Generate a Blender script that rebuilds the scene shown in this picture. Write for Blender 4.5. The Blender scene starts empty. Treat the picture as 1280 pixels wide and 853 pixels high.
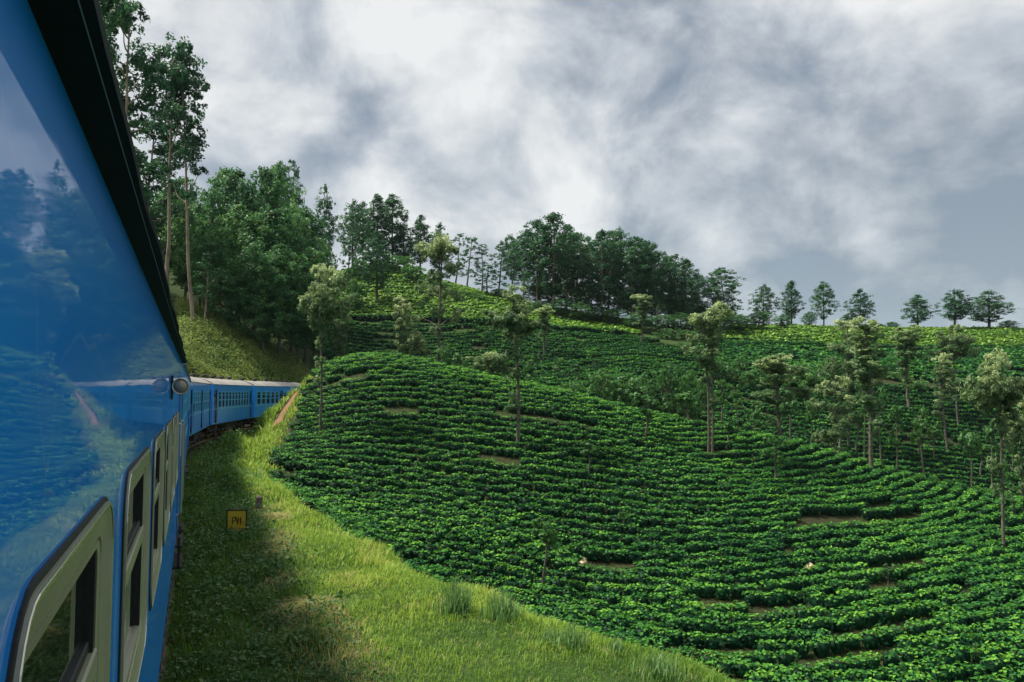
import bpy, math, random
import numpy as np

# ------------------------------------------------------------------ camera, world, sun, exposure
sc = bpy.context.scene
PI = math.pi
F_PX = 1000.0                    # focal length in pixels of the 1280 px wide photograph
CAM_Z = 3.1                      # metres above the rail heads
PITCH = math.atan(63.5 / F_PX)
YAW = math.atan(397.0 / F_PX * math.cos(PITCH))   # the train heads this far left of the view

cam_data = bpy.data.cameras.new('camera')
cam_data.sensor_width = 36.0
cam_data.lens = 36.0 * F_PX / 1280.0
cam_data.clip_start = 0.05
cam_data.clip_end = 20000.0
cam = bpy.data.objects.new('camera', cam_data)
sc.collection.objects.link(cam)
cam.location = (0, 0, CAM_Z)
cam.rotation_euler = (PI / 2 + PITCH, 0, 0)
sc.camera = cam

SUN_EL = math.radians(57)
SUN_DIR = np.array([-0.95, 0.22])            # horizontal direction towards the sun
SUN_DIR = SUN_DIR / np.linalg.norm(SUN_DIR)
sun_data = bpy.data.lights.new('sun', 'SUN')
sun_data.energy = 5.0
sun_data.angle = math.radians(9)
sun_data.color = (1.0, 0.93, 0.78)
sun = bpy.data.objects.new('sun', sun_data)
sc.collection.objects.link(sun)
# a sun lamp shines along its local -Z
from mathutils import Vector, Matrix
to_sun = Vector((SUN_DIR[0] * math.cos(SUN_EL), SUN_DIR[1] * math.cos(SUN_EL), math.sin(SUN_EL)))
sun.rotation_euler = to_sun.to_track_quat('Z', 'Y').to_euler()
sun.location = (-40, 0, 60)

world = bpy.data.worlds.new('World')
sc.world = world
world.use_nodes = True
wt = world.node_tree
wt.nodes.clear()
def wn(kind, **kw):
    n = wt.nodes.new(kind)
    for k, v in kw.items():
        setattr(n, k, v)
    return n
def wl(a, b):
    wt.links.new(a, b)
def wmath(op, a, b=None, c=None):
    n = wn('ShaderNodeMath', operation=op)
    for i, v in enumerate((a, b, c)):
        if v is None:
            continue
        if isinstance(v, (int, float)):
            n.inputs[i].default_value = v
        else:
            wl(v, n.inputs[i])
    return n.outputs[0]
w_out = wn('ShaderNodeOutputWorld')
w_sky = wn('ShaderNodeTexSky', sky_type='NISHITA')
w_sky.sun_disc = False
w_sky.sun_elevation = SUN_EL
w_sky.sun_rotation = math.atan2(SUN_DIR[0], SUN_DIR[1])
w_sky.altitude = 1200
bg_sky = wn('ShaderNodeBackground')
bg_sky.inputs['Strength'].default_value = 0.06
wl(w_sky.outputs[0], bg_sky.inputs['Color'])
tc = wn('ShaderNodeTexCoord')
sep = wn('ShaderNodeSeparateXYZ')
wl(tc.outputs['Generated'], sep.inputs[0])
comb = wn('ShaderNodeVectorMath', operation='MULTIPLY')
wl(tc.outputs['Generated'], comb.inputs[0])
comb.inputs[1].default_value = (1.0, 1.0, 1.2)      # flattened banks of cloud
def wnoise(scale, detail, rough, dist, off):
    m = wn('ShaderNodeMapping')
    m.inputs['Location'].default_value = off
    wl(comb.outputs[0], m.inputs['Vector'])
    n = wn('ShaderNodeTexNoise')
    n.inputs['Scale'].default_value = scale
    n.inputs['Detail'].default_value = detail
    n.inputs['Roughness'].default_value = rough
    n.inputs['Distortion'].default_value = dist
    wl(m.outputs[0], n.inputs['Vector'])
    return n.outputs['Fac']
n_big = wnoise(2.3, 4, 0.5, 0.1, (8.4, 2.9, 1.7))
n_mid = wnoise(5.0, 12, 0.55, 0.3, (1.3, 2.2, 0.4))
n_fine = wnoise(11.0, 8, 0.62, 0.4, (5.5, 0.7, 1.0))
shade = wmath('ADD', wmath('MULTIPLY', n_big, 0.40), wmath('MULTIPLY', n_mid, 1.04))
shade = wmath('ADD', shade, wmath('MULTIPLY', n_fine, 0.27))
# heavier, bluer cloud away from the sun
away = wmath('MULTIPLY', sep.outputs['X'], -0.20)
shade = wmath('ADD', shade, away)
shade = wmath('ADD', wmath('SUBTRACT', shade, 0.145), wmath('MULTIPLY', sep.outputs['Z'], 0.20))
ramp = wn('ShaderNodeValToRGB')
cr = ramp.color_ramp
cr.elements[0].position = 0.56; cr.elements[0].color = (0.235, 0.290, 0.375, 1)
cr.elements[1].position = 0.88; cr.elements[1].color = (0.86, 0.87, 0.885, 1)
e = cr.elements.new(0.64); e.color = (0.365, 0.410, 0.480, 1)
e = cr.elements.new(0.73); e.color = (0.54, 0.575, 0.64, 1)
e = cr.elements.new(0.80); e.color = (0.70, 0.725, 0.76, 1)
wl(shade, ramp.inputs[0])
bg_cloud = wn('ShaderNodeBackground')
bg_cloud.inputs['Strength'].default_value = 0.65
wl(ramp.outputs[0], bg_cloud.inputs['Color'])
mixw = wn('ShaderNodeMixShader')
cov = wn('ShaderNodeMapRange')
cov.inputs['From Min'].default_value = 0.30
cov.inputs['From Max'].default_value = 0.45
cov.inputs['To Min'].default_value = 0.85
cov.inputs['To Max'].default_value = 1.0
wl(n_mid, cov.inputs['Value'])
wl(cov.outputs[0], mixw.inputs[0])
wl(bg_sky.outputs[0], mixw.inputs[1]); wl(bg_cloud.outputs[0], mixw.inputs[2])
wl(mixw.outputs[0], w_out.inputs['Surface'])

sc.view_settings.view_transform = 'Standard'
sc.view_settings.look = 'None'
sc.view_settings.exposure = 0.62
sc.view_settings.gamma = 1.0
sc.view_settings.use_curve_mapping = False
sc.render.engine = 'CYCLES'
sc.cycles.use_denoising = True
sc.cycles.max_bounces = 5
sc.cycles.volume_bounces = 1
sc.cycles.transparent_max_bounces = 8
sc.cycles.diffuse_bounces = 2
sc.cycles.glossy_bounces = 2
sc.cycles.transmission_bounces = 3

# ------------------------------------------------------------------ helpers
rng = np.random.default_rng(11)
random.seed(5)
COL = sc.collection

def mesh_np(name, V, faces, mats=None, tint=None, smooth=False):
    """one mesh from numpy verts and a list of (n,k) face arrays"""
    if isinstance(faces, np.ndarray):
        faces = [faces]
    faces = [f for f in faces if len(f)]
    me = bpy.data.meshes.new(name)
    V = np.asarray(V, np.float32)
    me.vertices.add(len(V))
    me.vertices.foreach_set('co', V.ravel())
    nl = sum(f.size for f in faces); nf = sum(len(f) for f in faces)
    me.loops.add(nl); me.polygons.add(nf)
    me.loops.foreach_set('vertex_index', np.concatenate([f.ravel() for f in faces]).astype(np.int32))
    tot = np.concatenate([np.full(len(f), f.shape[1], np.int32) for f in faces])
    st = np.zeros(nf, np.int32); st[1:] = np.cumsum(tot)[:-1]
    me.polygons.foreach_set('loop_start', st)
    me.polygons.foreach_set('loop_total', tot)
    if smooth:
        me.polygons.foreach_set('use_smooth', np.ones(nf, bool))
    if tint is not None:
        a = me.attributes.new('tint', 'FLOAT', 'POINT')
        a.data.foreach_set('value', np.asarray(tint, np.float32))
    me.update(calc_edges=True)
    if mats is not None:
        for m in (mats if isinstance(mats, (list, tuple)) else [mats]):
            me.materials.append(m)
    return me

def ob(name, me, parent=None, loc=None, rotz=None):
    o = bpy.data.objects.new(name, me)
    COL.objects.link(o)
    if parent is not None:
        o.parent = parent
    if loc is not None:
        o.location = loc
    if rotz is not None:
        o.rotation_euler = (0, 0, rotz)
    return o

def tag(o, label=None, cat=None, group=None, kind=None):
    if label: o['label'] = label
    if cat: o['category'] = cat
    if group: o['group'] = group
    if kind: o['kind'] = kind
    return o

class MB:
    """collects boxes, tubes and sheets into one mesh"""
    def __init__(self):
        self.v = []; self.f = []; self.n = 0
    def add(self, V, F):
        V = np.asarray(V, float).reshape(-1, 3)
        for f in F:
            self.f.append([i + self.n for i in f])
        self.v.append(V); self.n += len(V)
        return self
    def box(self, x0, x1, y0, y1, z0, z1):
        V = [(x, y, z) for z in (z0, z1) for y in (y0, y1) for x in (x0, x1)]
        return self.add(V, [(0, 2, 3, 1), (4, 5, 7, 6), (0, 1, 5, 4), (2, 6, 7, 3), (0, 4, 6, 2), (1, 3, 7, 5)])
    def bbox(self, x0, x1, y0, y1, z0, z1, b):
        """box with chamfered edges along x (profile in y,z)"""
        pr = [(y0 + b, z0), (y1 - b, z0), (y1, z0 + b), (y1, z1 - b), (y1 - b, z1), (y0 + b, z1), (y0, z1 - b), (y0, z0 + b)]
        return self.extrude_x(pr, x0, x1)
    def extrude_x(self, pr, x0, x1, closed=True, cap=True):
        n = len(pr)
        V = [(x0, y, z) for y, z in pr] + [(x1, y, z) for y, z in pr]
        F = [(i, (i + 1) % n, n + (i + 1) % n, n + i) for i in range(n if closed else n - 1)]
        if cap and closed:
            F += [tuple(range(n - 1, -1, -1)), tuple(range(n, 2 * n))]
        return self.add(V, F)
    def tube(self, pts, rad, n=8, cap=True):
        V, F = tube_np(pts, rad, n)
        k = len(pts)
        F = [tuple(f) for f in F]
        if cap:
            F += [tuple(range(n - 1, -1, -1)), tuple(range((k - 1) * n, k * n))]
        return self.add(V, F)
    def build(self, name, mat, parent=None, smooth=False, loc=None):
        me = bpy.data.meshes.new(name)
        me.from_pydata(np.concatenate(self.v).tolist(), [], self.f)
        if smooth:
            me.polygons.foreach_set('use_smooth', np.ones(len(me.polygons), bool))
        me.materials.append(mat)
        me.update()
        return ob(name, me, parent, loc)

def tube_np(pts, rad, n=6):
    P = np.asarray(pts, float); k = len(P)
    R = np.full(k, rad, float) if np.isscalar(rad) else np.asarray(rad, float)
    T = np.gradient(P, axis=0)
    T /= np.linalg.norm(T, axis=1)[:, None] + 1e-9
    ref = np.where(np.abs(T[:, 2:3]) > 0.9, np.array([[1., 0, 0]]), np.array([[0, 0, 1.]]))
    A = np.cross(T, ref); A /= np.linalg.norm(A, axis=1)[:, None] + 1e-9
    B = np.cross(T, A)
    ang = np.arange(n) * 2 * PI / n
    V = P[:, None] + R[:, None, None] * (np.cos(ang)[None, :, None] * A[:, None] + np.sin(ang)[None, :, None] * B[:, None])
    i = np.arange(k - 1)[:, None] * n; j = np.arange(n)[None]; j2 = (j + 1) % n
    F = np.stack([i + j, i + j2, i + n + j2, i + n + j], -1).reshape(-1, 4)
    return V.reshape(-1, 3), F

# ------------------------------------------------------------------ materials
def new_mat(name):
    m = bpy.data.materials.new(name); m.use_nodes = True
    nt = m.node_tree; nt.nodes.clear()
    return m, nt
def nd(nt, kind, **kw):
    n = nt.nodes.new(kind)
    for k, v in kw.items():
        if k in n.inputs.keys():
            n.inputs[k].default_value = v
        else:
            setattr(n, k, v)
    return n
def ramp_node(nt, stops):
    r = nt.nodes.new('ShaderNodeValToRGB'); c = r.color_ramp
    c.elements[0].position = stops[0][0]; c.elements[0].color = (*stops[0][1], 1)
    c.elements[1].position = stops[-1][0]; c.elements[1].color = (*stops[-1][1], 1)
    for p, col in stops[1:-1]:
        e = c.elements.new(p); e.color = (*col, 1)
    return r

def leaf_mat(name, stops, transl=0.35, rough=0.5, spec=0.35, objvar=0.25, noise_scale=0.0, noise_amt=0.0):
    """foliage: colour from the per-leaf tint, object random and patches"""
    m, nt = new_mat(name)
    out = nd(nt, 'ShaderNodeOutputMaterial')
    at = nd(nt, 'ShaderNodeAttribute', attribute_name='tint')
    val = at.outputs['Fac']
    if objvar:
        oi = nd(nt, 'ShaderNodeObjectInfo')
        mm = nd(nt, 'ShaderNodeMath', operation='MULTIPLY_ADD'); mm.inputs[1].default_value = objvar; mm.inputs[2].default_value = -objvar / 2
        nt.links.new(oi.outputs['Random'], mm.inputs[0])
        ad = nd(nt, 'ShaderNodeMath', operation='ADD')
        nt.links.new(val, ad.inputs[0]); nt.links.new(mm.outputs[0], ad.inputs[1]); val = ad.outputs[0]
    if noise_amt:
        g = nd(nt, 'ShaderNodeNewGeometry')
        nz = nd(nt, 'ShaderNodeTexNoise'); nz.inputs['Scale'].default_value = noise_scale; nz.inputs['Detail'].default_value = 3
        nt.links.new(g.outputs['Position'], nz.inputs['Vector'])
        mm = nd(nt, 'ShaderNodeMath', operation='MULTIPLY_ADD'); mm.inputs[1].default_value = noise_amt; mm.inputs[2].default_value = -noise_amt / 2
        nt.links.new(nz.outputs['Fac'], mm.inputs[0])
        ad = nd(nt, 'ShaderNodeMath', operation='ADD')
        nt.links.new(val, ad.inputs[0]); nt.links.new(mm.outputs[0], ad.inputs[1]); val = ad.outputs[0]
    r = ramp_node(nt, stops)
    nt.links.new(val, r.inputs[0])
    p = nd(nt, 'ShaderNodeBsdfPrincipled')
    p.inputs['Roughness'].default_value = rough
    p.inputs['Specular IOR Level'].default_value = spec
    nt.links.new(r.outputs[0], p.inputs['Base Color'])
    if transl:
        t = nd(nt, 'ShaderNodeBsdfTranslucent')
        mx = nd(nt, 'ShaderNodeMixShader'); mx.inputs[0].default_value = transl
        hs = nd(nt, 'ShaderNodeHueSaturation'); hs.inputs['Hue'].default_value = 0.485; hs.inputs['Value'].default_value = 1.35
        nt.links.new(r.outputs[0], hs.inputs['Color']); nt.links.new(hs.outputs[0], t.inputs['Color'])
        nt.links.new(p.outputs[0], mx.inputs[1]); nt.links.new(t.outputs[0], mx.inputs[2])
        nt.links.new(mx.outputs[0], out.inputs[0])
    else:
        nt.links.new(p.outputs[0], out.inputs[0])
    return m

def plain_mat(name, col, rough=0.6, metal=0.0, spec=0.5, noise=None, bump=None, coat=0.0, col2=None):
    m, nt = new_mat(name)
    out = nd(nt, 'ShaderNodeOutputMaterial')
    p = nd(nt, 'ShaderNodeBsdfPrincipled')
    p.inputs['Base Color'].default_value = (*col, 1)
    p.inputs['Roughness'].default_value = rough
    p.inputs['Metallic'].default_value = metal
    p.inputs['Specular IOR Level'].default_value = spec
    p.inputs['Coat Weight'].default_value = coat
    p.inputs['Coat Roughness'].default_value = 0.04
    nt.links.new(p.outputs[0], out.inputs[0])
    tcn = nd(nt, 'ShaderNodeTexCoord')
    if noise:
        nz = nd(nt, 'ShaderNodeTexNoise'); nz.inputs['Scale'].default_value = noise; nz.inputs['Detail'].default_value = 6
        nt.links.new(tcn.outputs['Object'], nz.inputs['Vector'])
        r = ramp_node(nt, [(0.35, col), (0.68, col2 or tuple(c * 0.55 for c in col))])
        nt.links.new(nz.outputs['Fac'], r.inputs[0]); nt.links.new(r.outputs[0], p.inputs['Base Color'])
    if bump:
        nz2 = nd(nt, 'ShaderNodeTexNoise'); nz2.inputs['Scale'].default_value = bump[0]; nz2.inputs['Detail'].default_value = 3
        nt.links.new(tcn.outputs['Object'], nz2.inputs['Vector'])
        b = nd(nt, 'ShaderNodeBump'); b.inputs['Strength'].default_value = bump[1]; b.inputs['Distance'].default_value = bump[2]
        nt.links.new(nz2.outputs['Fac'], b.inputs['Height']); nt.links.new(b.outputs[0], p.inputs['Normal'])
    return m

# ------------------------------------------------------------------ pixels to places
CP, SP = math.cos(PITCH), math.sin(PITCH)
def elev(py):
    return math.tan(PITCH + math.atan((426.5 - py) / F_PX))
def pt(px, py, D):
    """the point D metres ahead (level) of the camera on the ray of a photo pixel"""
    w = elev(py) * D
    u = (px - 640.0) / F_PX * (D * CP + w * SP)
    return (u, D, CAM_Z + w)

TX, TY = -math.sin(YAW), math.cos(YAW)      # along the train
NX, NY = math.cos(YAW), math.sin(YAW)       # to the right of the train
S_CURVE, R_CURVE, OFF = 40.0, 95.0, 1.65    # the track is straight to 40 m, then bends right

def track_xy(s, lat=0.0):
    """world x, y, heading of a point s along the track and lat right of its centre"""
    if s <= S_CURVE:
        l = lat - OFF
        return TX * s + NX * l, TY * s + NY * l, 0.0
    a = (s - S_CURVE) / R_CURVE
    r = R_CURVE - lat
    cl, cs = R_CURVE - OFF, S_CURVE
    l = cl - r * math.cos(a); ss = cs + r * math.sin(a)
    return TX * ss + NX * l, TY * ss + NY * l, a

def track_coord(x, y):
    s0 = x * TX + y * TY; l0 = x * NX + y * NY
    cl = R_CURVE - OFF
    dl = cl - l0; ds = s0 - S_CURVE
    ang = np.arctan2(ds, np.maximum(dl, 1e-3) * 1.0)
    r = np.hypot(dl, ds)
    on = (ds > 0)
    s = np.where(on, S_CURVE + R_CURVE * ang, s0)
    lat = np.where(on, R_CURVE - r, l0 + OFF)
    return s, lat

E_S = np.array([-20, 2, 5, 9.6, 12.5, 17.5, 24, 30, 36, 42, 50, 56, 62, 70, 100.])
E_L = np.array([9.0, 8.6, 7.6, 6.4, 5.4, 4.3, 3.7, 3.2, 2.7, 2.5, 2.6, 2.7, 2.6, 2.6, 2.6]) + OFF
def edge_lat(s):
    return np.interp(s, E_S, E_L)

ctrl = []
# the near tea hill, as seen
for q in [(430, 462, 62), (430, 490, 58), (430, 520, 54), (430, 560, 48.5), (430, 600, 44), (430, 640, 39.5),
          (560, 470, 61), (560, 520, 54), (560, 600, 45), (560, 680, 37),
          (700, 495, 60), (700, 520, 55), (700, 560, 50), (700, 640, 42), (700, 700, 37), (700, 760, 33),
          (850, 530, 59), (850, 560, 53), (850, 620, 44.5), (850, 700, 37), (850, 780, 31),
          (1000, 560, 57), (1000, 590, 50), (1000, 640, 43), (1000, 720, 35), (1000, 800, 29.5), (1000, 850, 26.5),
          (1100, 590, 54), (1100, 640, 45), (1100, 720, 35.5), (1100, 800, 29),
          (1280, 632, 50), (1280, 680, 42), (1280, 740, 34), (1280, 800, 28.5), (1280, 853, 25),
          (345, 530, 58), (385, 481, 67), (330, 560, 50), (360, 500, 65)]:
    ctrl.append(pt(*q))
# right of the frame the spur runs on and the gully stays low
ctrl += [(42, 46, -6.2), (50, 38, -8.0), (34, 22, -7.0), (24, 14, -7.6), (14, 14, -6.6), (45, 20, -8.5), (60, 0, -10), (30, 0, -8.6), (16, 4, -6.2)]
# behind the near hill: a dip, then the far slopes
for q in [(700, 488, 74, -1.5), (850, 0, 78, -5.5), (1000, 0, 70, -6.0), (1100, 0, 68, -7.5), (1280, 0, 64, -9.0), (1000, 0, 84, -6.5), (1120, 0, 82, -8.5), (1280, 0, 78, -11)]:
    D = q[2]; ctrl.append(((q[0] - 640) / F_PX * D, D, q[3]))
for q in [(430, 486, 112), (430, 450, 125), (430, 408, 141), (430, 396, 147), (430, 355, 172), (490, 336, 186),
          (560, 486, 112), (560, 450, 125), (560, 410, 141), (560, 398, 147), (530, 353, 180), (565, 366, 172), (620, 384, 166),
          (700, 490, 108), (700, 455, 125), (700, 420, 142), (700, 406, 158),
          (790, 480, 105), (790, 455, 122), (780, 420, 150),
          (850, 505, 106), (850, 465, 122), (850, 428, 148), (880, 418, 170),
          (1000, 552, 100), (1000, 520, 110), (1000, 490, 120), (1000, 455, 138), (1000, 436, 155), (1000, 424, 165), (1000, 411, 192),
          (1120, 575, 96), (1120, 530, 108), (1120, 488, 120), (1120, 455, 140), (1120, 438, 160), (1120, 428, 170), (1120, 414, 195),
          (1280, 615, 92), (1280, 560, 104), (1280, 505, 118), (1280, 470, 132), (1280, 442, 158), (1280, 430, 170), (1280, 417, 200),
          # wooded slope left of and above the track
          (232, 408, 92), (280, 436, 92), (330, 466, 94), (380, 470, 104), (400, 440, 120), (330, 430, 118), (260, 380, 118), (380, 395, 145),
          (420, 345, 190), (462, 334, 198), (430, 340, 206), (395, 342, 206), (510, 350, 200)]:
    ctrl.append(pt(*q))
ctrl += [(-44, 200, 32), (-70, 150, 32), (-60, 110, 20), (-90, 110, 27), (-60, 60, 9), (-90, 60, 16), (-30, 30, 3), (-60, 20, 8),
         (-30, -10, 3), (-12, 10, 0.2), (-14, 30, 0.6), (-20, 50, 1.6), (-26, 66, 3.4), (-8, -15, 0), (-120, 60, 22), (-130, 150, 36),
         (-60, 240, 30), (0, 230, 24), (60, 235, 13), (120, 240, 9), (170, 190, 8), (160, 120, 0), (120, 100, -3), (130, 60, -8), (100, 30, -10),
         (-120, 260, 28), (60, 300, -4), (180, 280, -6), (-20, 300, 8), (-140, 320, 8), (190, 50, -12)]
# the formation, verge and grass bank beside the track
for s in (-14, -4, 4, 9.6, 14, 19, 25, 31, 37, 43, 50, 57, 64, 72, 80, 92, 104):
    e_ = float(edge_lat(s))
    far = s > 55
    prof = [(-3.0, -0.5), (0, -0.5), (2.0, -0.62), (3.0, -0.60)]
    if s < 46:
        prof += [(3.6, -0.42), (min(4.4, e_ - 0.6), -0.38), (e_, -0.62 if s > 8 else -0.9), (e_ + 1.3, -1.9)]
        if s < 34:
            prof += [(e_ + 3.2, -3.7)]
        if s < 26:
            prof += [(e_ + 6.5, -5.4)]
        if s < 12:
            prof += [(e_ + 10, -6.2)]
    elif not far:
        prof += [(3.4, -0.5)]
    if s >= 43:
        prof += [(-5.0, 0.6 + (0.8 if s > 55 else 0))]
    for l, z in prof:
        x, y, a = track_xy(s, l)
        ctrl.append((x, y, z))

C = np.array(ctrl)
SC = 50.0
def _phi(r2):
    return 0.5 * r2 * np.log(np.maximum(r2, 1e-12))
XY = C[:, :2] / SC
nC = len(C)
K = _phi(((XY[:, None] - XY[None]) ** 2).sum(-1)) + np.eye(nC) * 2e-4
Pm = np.c_[np.ones(nC), XY]
A_ = np.block([[K, Pm], [Pm.T, np.zeros((3, 3))]])
W_ = np.linalg.solve(A_, np.r_[C[:, 2], 0, 0, 0])
def terr(x, y):
    """ground height"""
    x = np.asarray(x, float); y = np.asarray(y, float)
    shp = np.broadcast(x, y).shape
    q = np.stack([np.broadcast_to(x, shp).ravel(), np.broadcast_to(y, shp).ravel()], -1) / SC
    out = np.empty(len(q))
    for i in range(0, len(q), 20000):
        b = q[i:i + 20000]
        r2 = ((b[:, None] - XY[None]) ** 2).sum(-1)
        out[i:i + 20000] = _phi(r2) @ W_[:nC] + W_[nC] + b @ W_[nC + 1:]
    X = q[:, 0] * SC; Y = q[:, 1] * SC
    # small unevenness
    out += 0.05 * np.sin(X * 1.9 + 1.3 * np.sin(Y * 0.7)) * np.sin(Y * 1.7 + 0.8 * np.sin(X * 0.9)) 
    s, lat = track_coord(X, Y)
    w = np.clip((2.9 - np.abs(lat)) / 0.8, 0, 1) * ((s > -40) & (s < 125))
    w = w * w * (3 - 2 * w)
    return (out * (1 - w) + w * -0.5).reshape(shp)
def terr1(x, y):
    return float(terr(np.array([x]), np.array([y]))[0])

def hit(px, py, d0=4.0, d1=230.0):
    """where the ray of a photo pixel meets the ground"""
    D = np.arange(d0, d1, 0.25)
    w = elev(py) * D
    u = (px - 640.0) / F_PX * (D * CP + w * SP)
    g = terr(u, D)
    k = np.nonzero(CAM_Z + w <= g)[0]
    i = k[0] if len(k) else len(D) - 1
    return float(u[i]), float(D[i]), float(g[i])

def vnoise(x, y, seed=0, octs=4, scale=1.0):
    r = np.random.default_rng(seed); out = 0; amp = 1.0; f = 1.0 / scale; tot = 0
    for o in range(octs):
        for k in range(4):
            a = r.uniform(0, 2 * PI); ph = r.uniform(0, 2 * PI); fr = f * r.uniform(0.7, 1.4)
            out = out + amp * np.sin((x * math.cos(a) + y * math.sin(a)) * fr * 2 * PI + ph + 1.1 * np.sin((x * math.sin(a) - y * math.cos(a)) * fr * 3.1))
        tot += amp * 2.0; amp *= 0.55; f *= 2.0
    return np.clip(out / tot * 0.5 + 0.5, 0, 1)

# ------------------------------------------------------------------ the ground
def soil_mat():
    m, nt = new_mat('ground_soil_and_turf')
    out = nd(nt, 'ShaderNodeOutputMaterial'); p = nd(nt, 'ShaderNodeBsdfPrincipled')
    p.inputs['Roughness'].default_value = 0.95; p.inputs['Specular IOR Level'].default_value = 0.1
    g = nd(nt, 'ShaderNodeNewGeometry')
    n1 = nd(nt, 'ShaderNodeTexNoise'); n1.inputs['Scale'].default_value = 0.35; n1.inputs['Detail'].default_value = 8; n1.inputs['Roughness'].default_value = 0.65
    n2 = nd(nt, 'ShaderNodeTexNoise'); n2.inputs['Scale'].default_value = 5.0; n2.inputs['Detail'].default_value = 8; n2.inputs['Roughness'].default_value = 0.7
    for n in (n1, n2): nt.links.new(g.outputs['Position'], n.inputs['Vector'])
    soil = ramp_node(nt, [(0.3, (0.012, 0.013, 0.008)), (0.55, (0.034, 0.027, 0.016)), (0.75, (0.075, 0.050, 0.028))])
    turf = ramp_node(nt, [(0.3, (0.020, 0.045, 0.014)), (0.6, (0.045, 0.085, 0.022)), (0.78, (0.09, 0.10, 0.035))])
    nt.links.new(n2.outputs['Fac'], soil.inputs[0]); nt.links.new(n2.outputs['Fac'], turf.inputs[0])
    at = nd(nt, 'ShaderNodeAttribute', attribute_name='tint')
    mx = nd(nt, 'ShaderNodeMix', data_type='RGBA')
    # tint: 0 = bare soil between the tea, 1 = turf; patches break the edge up
    ad = nd(nt, 'ShaderNodeMath', operation='ADD'); nt.links.new(at.outputs['Fac'], ad.inputs[0])
    sb = nd(nt, 'ShaderNodeMath', operation='MULTIPLY_ADD'); sb.inputs[1].default_value = 1.1; sb.inputs[2].default_value = -0.55
    nt.links.new(n1.outputs['Fac'], sb.inputs[0]); nt.links.new(sb.outputs[0], ad.inputs[1]); ad.use_clamp = True
    nt.links.new(ad.outputs[0], mx.inputs['Factor'])
    nt.links.new(soil.outputs[0], mx.inputs['A']); nt.links.new(turf.outputs[0], mx.inputs['B'])
    nt.links.new(mx.outputs['Result'], p.inputs['Base Color'])
    b = nd(nt, 'ShaderNodeBump'); b.inputs['Strength'].default_value = 0.8; b.inputs['Distance'].default_value = 0.08
    nt.links.new(n2.outputs['Fac'], b.inputs['Height']); nt.links.new(b.outputs[0], p.inputs['Normal'])
    nt.links.new(p.outputs[0], out.inputs[0])
    return m
M_GROUND = soil_mat()

def axis(parts):
    out = []
    for a, b, st in parts:
        out.append(np.arange(a, b, st))
    return np.concatenate(out + [np.array([parts[-1][1]])])
gx = axis([(-6000, -400, 700), (-400, -140, 26), (-140, -44, 2.4), (-44, -14, 0.9), (-14, 16, 0.5), (16, 44, 0.9), (44, 200, 2.4), (200, 460, 26), (460, 6200, 700)])
gy = axis([(-3000, -300, 500), (-300, -24, 24), (-24, 0, 1.2), (0, 46, 0.5), (46, 84, 0.8), (84, 210, 1.6), (210, 330, 4), (330, 560, 24), (560, 9000, 700)])
GX, GY = np.meshgrid(gx, gy)
qx = np.clip(GX, -140, 200); qy = np.clip(GY, -24, 320)
GZ = terr(qx, qy)
far_d = np.hypot(GX - qx, GY - qy)
k = np.clip(far_d / 260.0, 0, 1); k = k * k * (3 - 2 * k)
base = -14 - 14 * np.clip(far_d / 4000, 0, 1)
GZ = GZ * (1 - k) + base * k
nxg, nyg = len(gx), len(gy)
ii = (np.arange(nyg - 1)[:, None] * nxg + np.arange(nxg - 1)[None]).ravel()
GF = np.stack([ii, ii + 1, ii + nxg + 1, ii + nxg], -1)
gs, glat = track_coord(GX, GY)
turf = np.where((glat > -20) & (glat < edge_lat(gs) + 0.4) & (gs < 60) & (gs > -60), 0.85, 0.30)
turf = np.where((GX < -6) & (GY > 88), 0.75, turf)
turf = np.where(GY > 136, 0.85, turf)
turf = np.where(far_d > 0, 0.9, turf)
turf = np.where((np.abs(glat) < 2.2) & (gs > -40) & (gs < 125), 0.0, turf)
me = mesh_np('ground', np.stack([GX, GY, GZ], -1).reshape(-1, 3), GF, M_GROUND, tint=turf.ravel(), smooth=True)
tag(ob('ground', me), kind='structure')

# far blue mountain beyond the ridge
M_MOUNT = plain_mat('far_mountain_woods', (0.045, 0.075, 0.075), rough=1.0, spec=0.0, noise=0.004, col2=(0.03, 0.055, 0.05))
mx_ = np.linspace(1500, 6500, 60); my_ = np.linspace(2600, 4600, 30)
MX, MY = np.meshgrid(mx_, my_)
prof = np.interp(MX / MY, [0.42, 0.60, 0.655, 0.70, 0.85, 1.1, 1.5], [-30, 120, 250, 330, 420, 380, 260])
MZ = prof * np.exp(-((MY - 3600) / 620) ** 2) * (0.9 + 0.2 * vnoise(MX, MY, 3, 4, 1500)) - 20
ii = (np.arange(29)[:, None] * 60 + np.arange(59)[None]).ravel()
me = mesh_np('mountain', np.stack([MX, MY, MZ], -1).reshape(-1, 3), np.stack([ii, ii + 1, ii + 61, ii + 60], -1), M_MOUNT, smooth=True)
tag(ob('mountain', me), kind='structure')

# the damp air of the hills: one even, pale haze round everything
hm, hnt = new_mat('hill_haze')
ho = nd(hnt, 'ShaderNodeOutputMaterial'); hv = nd(hnt, 'ShaderNodeVolumePrincipled')
hv.inputs['Color'].default_value = (0.72, 0.88, 1.0, 1)
hv.inputs['Density'].default_value = 0.00006
hnt.links.new(hv.outputs[0], ho.inputs['Volume'])
V = [(x_, y_, z_) for z_ in (-32, 470) for y_ in (-3100, 9100) for x_ in (-6100, 6700)]
me = mesh_np('haze', np.array(V, float), np.array([(0, 2, 3, 1), (4, 5, 7, 6), (0, 1, 5, 4), (2, 6, 7, 3), (0, 4, 6, 2), (1, 3, 7, 5)]), hm)
tag(ob('haze', me), 'thin pale haze over the hills', 'haze', kind='stuff')

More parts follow.
